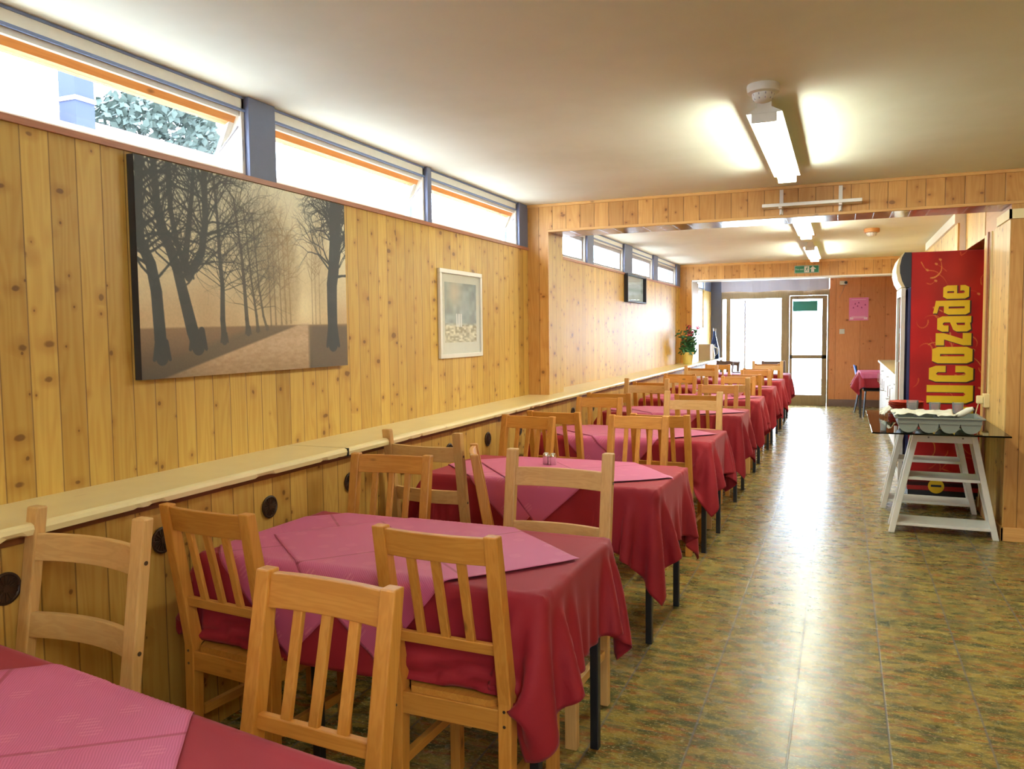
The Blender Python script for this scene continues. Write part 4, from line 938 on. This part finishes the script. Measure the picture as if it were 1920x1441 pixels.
# reading bottom to top: letter x axis = +z, letter y axis = -x ; (char, z0, z1, x top, x base)
lay = [('L',.60,.795,.615,1.015),('u',.815,.975,.664,1.010),('c',.994,1.139,.679,1.008),('o',1.150,1.298,.700,1.000),('z',1.301,1.414,.724,.988),('a',1.416,1.555,.733,.984),('d',1.558,1.686,.720,.972),('e',1.690,1.812,.773,.964)]
def letters(mat, name, dx_, dz_, dep, grow):
    c = bpy.data.curves.new(name, 'CURVE'); c.dimensions = '2D'; c.fill_mode = 'BOTH'; c.extrude = .0006
    for ch, z0, z1, xt, xb in lay:
        outer, holes = LET[ch]
        for ring in [outer]+holes:
            s_ = c.splines.new('POLY'); s_.points.add(len(ring)-1); s_.use_cyclic_u = True
            for pnt, (a, b_) in zip(s_.points, ring):
                if ring is outer: a = .5+(a-.5)*grow; b_ = .5+(b_-.5)*(1+(grow-1)*.5)
                pnt.co = (xb-(xb-xt)*b_-.507+dx_, z0+(z1-z0-.010)*a+dz_, 0, 1)
    o = bpy.data.objects.new(name, c); COL.objects.link(o)
    dg = bpy.context.evaluated_depsgraph_get(); me = bpy.data.meshes.new_from_object(o.evaluated_get(dg)); bpy.data.objects.remove(o)
    me.materials.clear(); me.materials.append(mat); q = bpy.data.objects.new(name, me); COL.objects.link(q); q.parent = fr; q.rotation_euler = (R90,0,0); q.location = (0, dep, 0)
    tag(q, 'yellow lettering' if mat is YEL else 'dark letter shadow')
letters(DKR, 'lettering_shadow', .008, -.007, .0004, 1.06)
letters(YEL, 'lettering', 0, 0, -.001, 1.0)
bd = MB().lathe([(.001,-.0025),(.062,-.0025),(.062,.0)], 28, (.245,0,.10), 'y').build('round_badge', YEL, fr)
MB().box(.205,.285,-.004,-.0025,.094,.112).build('badge_bar', BLACKP, fr)

# ------------------------------------------------------------------ kitchen counter beyond the fridge
kc = empty('kitchen_counter', (0,0,0)); kc.location = (.55, 9.0, 0); tag(kc, 'long white kitchen base unit beyond the red fridge', 'counter')
MB().box(.02,.455,0,5.05,.10,.915).box(.06,.455,0,5.05,0,.10).build('carcass', WHITE, kc)
MB().box(-.03,.46,-.02,5.07,.915,.95).build('worktop', plain('olive_worktop', srgb(176,160,116), .35), kc, bevel=.006)
for k_ in range(10):
    y0 = .01+k_*.505
    if k_ % 3 == 1:
        for j, (a, b_) in enumerate(((.11,.36),(.37,.62),(.63,.90))):
            d_ = MB().box(0,.02,y0,y0+.49,a,b_).build('drawer', WHITE, kc, bevel=.002); MB().tube([(0,y0+.18,b_-.06),(-.03,y0+.19,b_-.065),(-.03,y0+.30,b_-.065),(0,y0+.31,b_-.06)], .005, 6).build('handle', CHROME, d_)
    else:
        d_ = MB().box(0,.02,y0,y0+.49,.11,.90).build('cupboard_door', WHITE, kc, bevel=.002); MB().tube([(0,y0+.42,.60),(-.03,y0+.42,.61),(-.03,y0+.42,.74),(0,y0+.42,.75)], .005, 6).build('handle', CHROME, d_)

# ------------------------------------------------------------------ trestle table with glass top
gt = MB().box(.188,1.0,5.895,7.50,.746,.756).build('glass_tabletop', GLASST, bevel=.002); tag(gt, 'large dark tinted glass sheet lying across two white trestles', 'table top')
def trestle(x, y, rz, lab):
    r = empty('trestle', (x, y, 0), rz); tag(r, lab, 'trestle', 'white trestles under the glass top')
    for s_ in (-1,1):
        a = (s_*.315, .0, 0); b_ = (s_*.175, .0, .735)
        dx_ = .022*s_
        m = MB(); vs = []
        for z, xx in ((0, .322), (.735, .172)):
            for (sx_, yy) in ((-1,-.015),(1,-.015),(1,.05),(-1,.05)): vs.append((s_*xx+sx_*.019, yy, z))
        m.add(vs, [(0,3,2,1),(4,5,6,7),(0,1,5,4),(1,2,6,5),(2,3,7,6),(3,0,4,7)]); m.build('leg', WHITE, r, bevel=.003)
        m = MB(); vs = [(p[0], p[1]+.245, p[2]) for p in vs]
        m.add(vs, [(0,3,2,1),(4,5,6,7),(0,1,5,4),(1,2,6,5),(2,3,7,6),(3,0,4,7)]); m.build('leg', WHITE, r, bevel=.003)
        m = MB(); vs = []
        for z, xx in ((.06, .310), (.735, .172)):
            for (sx_, yy) in ((-1,.05),(1,.05),(1,.23),(-1,.23)): vs.append((s_*xx+sx_*.006, yy, z))
        m.add(vs, [(0,3,2,1),(4,5,6,7),(0,1,5,4),(1,2,6,5),(2,3,7,6),(3,0,4,7)]); m.build('side_panel', WHITE, r)
    MB().box(-.175,.175,-.012,.008,.655,.735).build('top_rail', WHITE, r, bevel=.002); MB().box(-.175,.175,.262,.28,.655,.735).build('top_rail', WHITE, r, bevel=.002)
    MB().box(-.19,.19,-.015,.29,.735,.746).build('top_board', WHITE, r)
    for z, xx in ((.385,.235),(.055,.300)): MB().box(-xx,xx,.0,.275,z,z+.02).build('shelf', WHITE, r, bevel=.002)
    for xx in (-.10,.11): MB().lathe([(.006,0),(.006,.003)], 8, (xx,-.015,.69), 'y').build('bolt', BOLT, r)
trestle(.66, 6.262, math.radians(-2), 'white painted trestle with two shelves, nearer one under the glass top')
trestle(.64, 7.09, math.radians(-2), 'white painted trestle with two shelves, farther one beside the red fridge')
# cutlery tray
ty = empty('cutlery_tray', (.592, 6.10, .7565)); tag(ty, 'grey plastic cutlery tray with rounded compartments on the glass top', 'tray')
GREYP = plain('grey_plastic', srgb(122,126,112), .4)
def trough(x0, x1, y0, y1, z1, dpt, th=.004):
    n = 10; m = MB(); vs = []; w_ = (x1-x0)/2; c = (x0+x1)/2
    for i in range(n+1):
        a = math.pi*i/n; x = c-w_*math.cos(a)*(1); z = z1-dpt*math.sin(a)**.6
        for y in (y0, y1): vs.append((x, y, z))
    k0 = len(vs)
    for i in range(n+1):
        a = math.pi*i/n; x = c-(w_-th)*math.cos(a); z = z1-(dpt-th)*math.sin(a)**.6
        for y in (y0+th, y1-th): vs.append((x, y, z))
    fs = []
    for i in range(n): fs.append((2*i, 2*i+1, 2*i+3, 2*i+2)); fs.append((k0+2*i, k0+2*i+2, k0+2*i+3, k0+2*i+1))
    fs.append(tuple(2*i for i in range(n+1))); fs.append(tuple(2*i+1 for i in range(n+1))[::-1])
    fs.append(tuple(k0+2*i for i in range(n+1))[::-1]); fs.append(tuple(k0+2*i+1 for i in range(n+1)))
    return m.add(vs, fs)
for k_ in range(4):
    x0 = -.245+k_*.1225; trough(x0, x0+.1225, -.17, .17, .10, .098).build('compartment', GREYP, ty, smooth=True)
MB().box(-.265,.265,-.19,-.168,.095,.104).box(-.265,.265,.168,.19,.095,.104).box(-.265,-.243,-.168,.168,.095,.104).box(.243,.265,-.168,.168,.095,.104).box(-.125,-.120,-.168,.168,.095,.1).box(-.003,.003,-.168,.168,.095,.1).box(.120,.125,-.168,.168,.095,.1).build('rim', GREYP, ty, bevel=.002)
MB().box(-.245,.245,-.176,-.168,.062,.10).build('front_wall', GREYP, ty)
SILV = plain('steel', (.7,.7,.68,1), .2, 1)
def cutlery(x, y, a, kind, lab):
    r = empty(kind, (x, y, .78), a); tag(r, lab, 'cutlery', 'cutlery lying in the grey tray')
    MB().tube([(0,-.09,.0),(0,-.03,.004),(0,.02,.002)], [.005,.004,.003], 8).build('handle', SILV, r, smooth=True)
    if kind == 'spoon': MB().lathe([(.001,0),(.016,.002),(.020,.006),(.019,.007),(.001,.003)], 16, (0,.042,0)).build('spoon_bowl', SILV, r, smooth=True)
    else:
        m = MB().box(-.011,.011,.02,.042,0,.002)
        for q in range(4): m.box(-.011+q*.0066,-.0088+q*.0066,.042,.075,0,.002)
        m.build('tines', SILV, r)
cutlery(.412, 6.08, .2, 'spoon', 'steel spoon in the leftmost compartment of the grey tray')
cutlery(.532, 6.10, -.15, 'spoon', 'steel spoon in the second compartment of the grey tray')
cutlery(.652, 6.08, .1, 'fork', 'steel fork in the third compartment of the grey tray')
cutlery(.772, 6.10, -.1, 'fork', 'steel fork in the rightmost compartment of the grey tray')
# crumpled white cloth over the tray
def crumple(x0, x1, y0, y1, z, amp, seed, nx=40, ny=26, edge=None):
    H_ = value_noise(nx, ny, 5, 4, seed)+.5*value_noise(nx, ny, 2.2, 2.0, seed+1); P = np.zeros((nx, ny, 3))
    X, Y = np.meshgrid(np.linspace(x0,x1,nx), np.linspace(y0,y1,ny), indexing='ij'); P[...,0] = X+(value_noise(nx,ny,6,6,seed+2)-.5)*.03; P[...,1] = Y+(value_noise(nx,ny,6,6,seed+3)-.5)*.03
    P[...,2] = z+H_*amp
    if edge: P[...,2] = edge(P)
    return P
WCL = plain('white_cotton', srgb(232,230,208), .9, noise_amt=.08)
P = crumple(-.27, .10, -.165, .12, .106, .022, 21)
o = cloth_obj(P, 'tea_towel', WCL, (.592, 6.10, .7565), 0, thick=.003); tag(o, 'crumpled white tea towel spread over the grey cutlery tray', 'towel')
r = MB().tube([(0,0,0),(.03,.01,.012),(.07,.02,.035),(.10,.015,.05)], [.014,.020,.021,.012], 12).build('rolled_cloth', WCL, smooth=True); r.location = (.70, 6.02, .868)
tag(r, 'rolled white cloth poking up from the right part of the tray', 'cloth')
# glasses
def tumbler(x, y, lab, s=1):
    o = MB().lathe([(.001,0),(.027,0),(.030,.003),(.036,.105),(.0345,.105),(.028,.010),(.001,.010)], 28).build('drinking_glass', GLASSD, smooth=True)
    o.location = (x, y, .756); o.scale = (s,s,s); tag(o, lab, 'glass', 'empty tumblers on the glass top')
tumbler(.511, 7.02, 'clear tumbler on the glass top in front of the red plates', 1.22)
tumbler(.665, 7.0, 'clear tumbler on the glass top behind the middle of the grey tray', 1.12)
tumbler(.825, 7.02, 'clear tumbler on the glass top nearest the wall socket', 1.12)
tumbler(.262, 5.99, 'small clear tumbler at the left front of the glass top beside the tray', .62)
# red plates stack
PL = plain('terracotta_plastic', srgb(190,58,28), .35)
pr = None
for k_ in range(9):
    o = MB().lathe([(.001,0),(.095,0),(.13,.010),(.132,.013),(.128,.0135),(.093,.004),(.001,.004)], 40).build('side_plate', PL, smooth=True) if pr is None else pr.copy()
    if pr is not None: COL.objects.link(o)
    pr = pr or o
    o.location = (.485+rnd.uniform(-.004,.004), 7.31+rnd.uniform(-.004,.004), .756+k_*.0105)
    nm = ['bottom','second from bottom','third from bottom','fourth from bottom','middle','fourth from top','third from top','second from top','topmost'][k_]
    tag(o, 'terracotta red plate in the stack on the glass top, %s one' % nm, 'plate', 'stacked red plates')
P = crumple(-.045, .035, -.06, .07, .002, .03, 33, 20, 24); P[...,2] += .05*np.clip(1-np.abs(P[...,0]+.0)/.05, 0, 1)
o = cloth_obj(P, 'dish_cloth', WCL, (.335, 6.95, .758), .3, thick=.003); tag(o, 'small white cloth heaped at the left edge of the red plates', 'cloth')
# socket and conduit on the right pillar
sk = empty('wall_socket', (1.024, 6.95, .90)); tag(sk, 'cream surface socket box with plug on the right pillar', 'socket')
MB().box(-.042,0,-.045,.045,-.05,.05).build('box', CREAM, sk, bevel=.004)
MB().box(-.085,-.042,-.03,.03,-.025,.035).build('plug', CREAM, sk, bevel=.008)
MB().box(-.016,0,-.010,.010,.05,1.26).build('conduit', CREAM, sk)
MB().tube([(-.07,0,-.02),(-.085,.02,-.10),(-.05,.06,-.25),(-.03,.12,-.5),(-.03,.2,-.85)], .004, 8).build('flex', CREAM, sk)

# ------------------------------------------------------------------ right far table with chairs
rt_ = empty('dining_table', (.69, 14.62, 0)); tag(rt_, 'small dining table with a red cloth by the end wall, right of the aisle', 'table')
MB().box(-.45,.45,-.36,.36,TH-.026,TH).build('tabletop', plain_top, rt_)
for x, y in ((-.41,-.32),(.41,-.32),(-.41,.32),(.41,.32)): MB().box(x-.015,x+.015,y-.015,y+.015,0,TH-.026).build('leg', BLACKM, rt_)
P, spc = cloth_sim(.45, .36, .24, .24, 9, dx=.04, steps=120)
c = cloth_obj(P, 'tablecloth', CLOTH, (.69, 14.62, TH+.001), 0); tag(c, 'red tablecloth on the small table right of the aisle by the end wall', 'tablecloth')
Q, uv = overlay(P, (.69,.60), spc, 0, 0, .88, math.radians(2), .007); c = cloth_obj(Q, 'table_overlay', PINK, (.69, 14.62, TH+.001), 0, uv, thick=.001); tag(c, 'pink overlay on the small table right of the aisle', 'overlay cloth')
BLUEP = plain('blue_plastic', srgb(44,96,190), .4)
def stack_chair(x, y, rz, seat, lab, arm=False):
    r = empty('stacking_chair', (x,y,0), rz); tag(r, lab, 'chair')
    for s_ in (-1,1):
        MB().tube([(s_*.24,.22,0),(s_*.19,.16,.42),(s_*.19,-.15,.42)], .011, 8).build('leg', BLACKM, r, smooth=True)
        MB().tube([(s_*.24,-.24,0),(s_*.19,-.16,.42),(s_*.18,-.22,.80)], .011, 8).build('leg', BLACKM, r, smooth=True)
    MB().box(-.22,.22,-.20,.21,.42,.46).build('seat', seat, r, bevel=.012, seg=3)
    vs = []; n = 10
    m = MB()
    for i in range(n+1):
        u = i/n*2-1; hh = .82-.06*abs(u)**3
        for z, yy in ((.56,-.19),(hh,-.24)):
            for dd in (0,.018): vs.append((u*.215, yy-.03*(1-u*u)+dd, z))
    fs = [(0,1,3,2), (4*n,4*n+2,4*n+3,4*n+1)]
    for i in range(n):
        a = 4*i; b_ = a+4; fs += [(a,a+2,b_+2,b_),(a+1,b_+1,b_+3,a+3),(a,b_,b_+1,a+1),(a+2,a+3,b_+3,b_+2)]
    m.add(vs,fs).build('backrest', seat, r, smooth=True)
stack_chair(.44, 15.35, -R90, BLUEP, 'blue moulded chair behind the small red table')
bn = empty('stool', (.52, 14.62, 0)); tag(bn, 'low black steel stool tucked under the small red table right of the aisle', 'stool')
MB().box(-.20,.20,-.17,.17,.42,.455).build('seat', BLACKP, bn, bevel=.012, seg=3)
for sx_ in (-1,1):
    for sy_ in (-1,1): MB().tube([(sx_*.19,sy_*.20,0),(sx_*.16,sy_*.13,.42)], .011, 8).build('leg', BLACKM, bn, smooth=True)

# ------------------------------------------------------------------ end wall fittings
cc = empty('security_camera', (.015, YF, 2.30)); tag(cc, 'small white security camera on the end wall', 'camera')
MB().box(-.085,.045,-.06,0,-.035,.035).build('housing', WHITEP, cc, bevel=.006); MB().lathe([(.026,-.075),(.026,-.06)], 16, (.02,0,0), 'y').build('lens', BLACKP, cc)
MB().tube([(0,-.006,-.035),(-.03,-.006,-.15),(-.09,-.006,-.27)], .003, 6).build('cable', GREYFRAME, cc)
sw = empty('light_switch', (-.02, YF, 1.40)); tag(sw, 'white light switch on the end wall beside the door', 'switch')
MB().box(-.045,.045,-.012,0,-.045,.045).build('plate', WHITEP, sw, bevel=.003); MB().box(-.012,.012,-.018,-.012,-.02,.02).build('rocker', WHITEP, sw)
ps = empty('wall_poster', (.26, YF, 1.81)); tag(ps, 'pink notice sheet pinned to the end wall', 'poster')
MB().box(-.165,.165,-.004,0,-.21,.21).build('sheet', plain('pink_paper', srgb(226,132,186), .7), ps)
m = MB(); rr = random.Random(2)
for x, z in ((-.09,.03),(-.02,.06),(.05,.03),(.11,.08),(0,.12),(-.06,.10)): m.prism([(x-.015,z-.015),(x+.015,z-.015),(x,z+.018)], -.006, -.004, 'y')
m.build('printed_figures', plain('plum_ink', srgb(150,50,110), .7), ps)
m = MB()
for z in (.17,-.14,-.155,-.17): m.box(-.12,.12,-.0055,-.004,z,z+.006)
m.box(-.15,-.09,-.0055,-.004,-.19,-.15).box(.09,.15,-.0055,-.004,-.19,-.15); m.build('printed_lines', plain('pale_ink', srgb(246,220,236), .7), ps)

# ------------------------------------------------------------------ things on the ledge
pp = empty('potted_plant', (-2.215, 12.55, .932)); tag(pp, 'red flowering plant in a pale yellow pot on the ledge at the far pillar', 'plant')
MB().lathe([(.001,0),(.062,0),(.066,.004),(.088,.16),(.094,.165),(.094,.185),(.084,.185),(.080,.15),(.001,.15)], 28).build('pot', plain('yellow_pot', srgb(226,212,130), .5), pp, smooth=True)
st = MB(); lv = MB(); fl = MB(); rr = random.Random(8)
for i in range(26):
    a = rr.uniform(0,6.28); L = rr.uniform(.10,.42); ox = rr.uniform(.02,.17)*(.5+L); oy = ox*math.sin(a); oxx = ox*math.cos(a)+(.10*L if rr.random() < .3 else 0)
    e = Vector((max(oxx,-.15), oy, .15+L)); st.tube([(0,0,.14),(e.x*.5,e.y*.5,.15+L*.6),e], .0035, 5)
    for q in range(18):
        c = e*rr.uniform(.35,1)+Vector((rr.gauss(0,.03),rr.gauss(0,.03),rr.gauss(0,.02))); c.z = max(c.z,.16); c.x = max(c.x, -.17)
        d = Vector((rr.gauss(0,1),rr.gauss(0,1),rr.gauss(0,.6))).normalized(); n_ = d.orthogonal().normalized(); s_ = rr.uniform(.024,.044)
        lv.add([c-d*s_, c+n_*s_*.55, c+d*s_, c-n_*s_*.55], [(0,1,2,3)])
    if i % 2 == 0:
        for q in range(16):
            c = e+Vector((rr.gauss(0,.02),rr.gauss(0,.02),.015+rr.gauss(0,.014))); c.x = max(c.x, -.18); d = Vector((rr.gauss(0,1),rr.gauss(0,1),rr.gauss(0,1))).normalized(); n_ = d.orthogonal().normalized()
            fl.add([c-d*.016, c+n_*.012, c+d*.016, c-n_*.012], [(0,1,2,3)])
st.build('stems', plain('stem_green', srgb(70,100,50), .7), pp); lv.build('leaves', plain('leaf_green', srgb(52,104,62), .6), pp); fl.build('flowers', plain('petal_red', srgb(170,36,70), .6), pp)
bx = empty('storage_box', (-2.28, 14.2, .932)); tag(bx, 'beige box on the ledge in front of the white end window', 'box')
MB().box(-.12,.16,-.01,.28,0,.26).build('body', plain('beige_board', srgb(190,176,150), .8), bx, bevel=.004); MB().box(-.123,.163,-.013,.283,.26,.275).build('lid', plain('beige_lid', srgb(200,188,164), .8), bx)
bt = empty('wine_bottle', (-2.16, 14.95, .932)); tag(bt, 'dark blue bottle with a slim neck on the ledge beyond the beige box', 'bottle')
BG = plain('blue_glass', srgb(24,50,96), .15)
MB().lathe([(.001,0),(.085,0),(.09,.01),(.088,.16),(.055,.30),(.026,.42),(.022,.50),(.001,.50)], 28).build('body', BG, bt, smooth=True); MB().lathe([(.001,.50),(.026,.50),(.026,.55),(.001,.55)], 20).build('cap', GREYFRAME, bt, smooth=True)
jg = empty('water_jug', (-2.18, 14.68, .932)); tag(jg, 'white jug on the ledge between the beige box and the blue bottle', 'jug')
MB().lathe([(.001,0),(.05,0),(.065,.02),(.07,.10),(.05,.20),(.055,.26),(.048,.26),(.044,.20),(.001,.19)], 28).build('body', WHITE, jg, smooth=True)
MB().tube([(.055,0,.22),(.11,0,.20),(.11,0,.10),(.066,0,.06)], .009, 8).build('handle', WHITE, jg, smooth=True)
ln = empty('table_lantern', (-1.62, 13.72, TH+.012)); tag(ln, 'small grey metal lantern on the farthest table against the bright window', 'lantern')
MB().box(-.06,.06,-.06,.06,0,.02).box(-.06,.06,-.06,.06,.17,.19).box(-.06,-.05,-.06,-.05,.02,.17).box(.05,.06,-.06,-.05,.02,.17).box(-.06,-.05,.05,.06,.02,.17).box(.05,.06,.05,.06,.02,.17).build('body', GREYFRAME, ln)
MB().tube([(-.04,0,.19),(-.03,0,.25),(0,0,.27),(.03,0,.25),(.04,0,.19)], .005, 8).build('handle', GREYFRAME, ln)
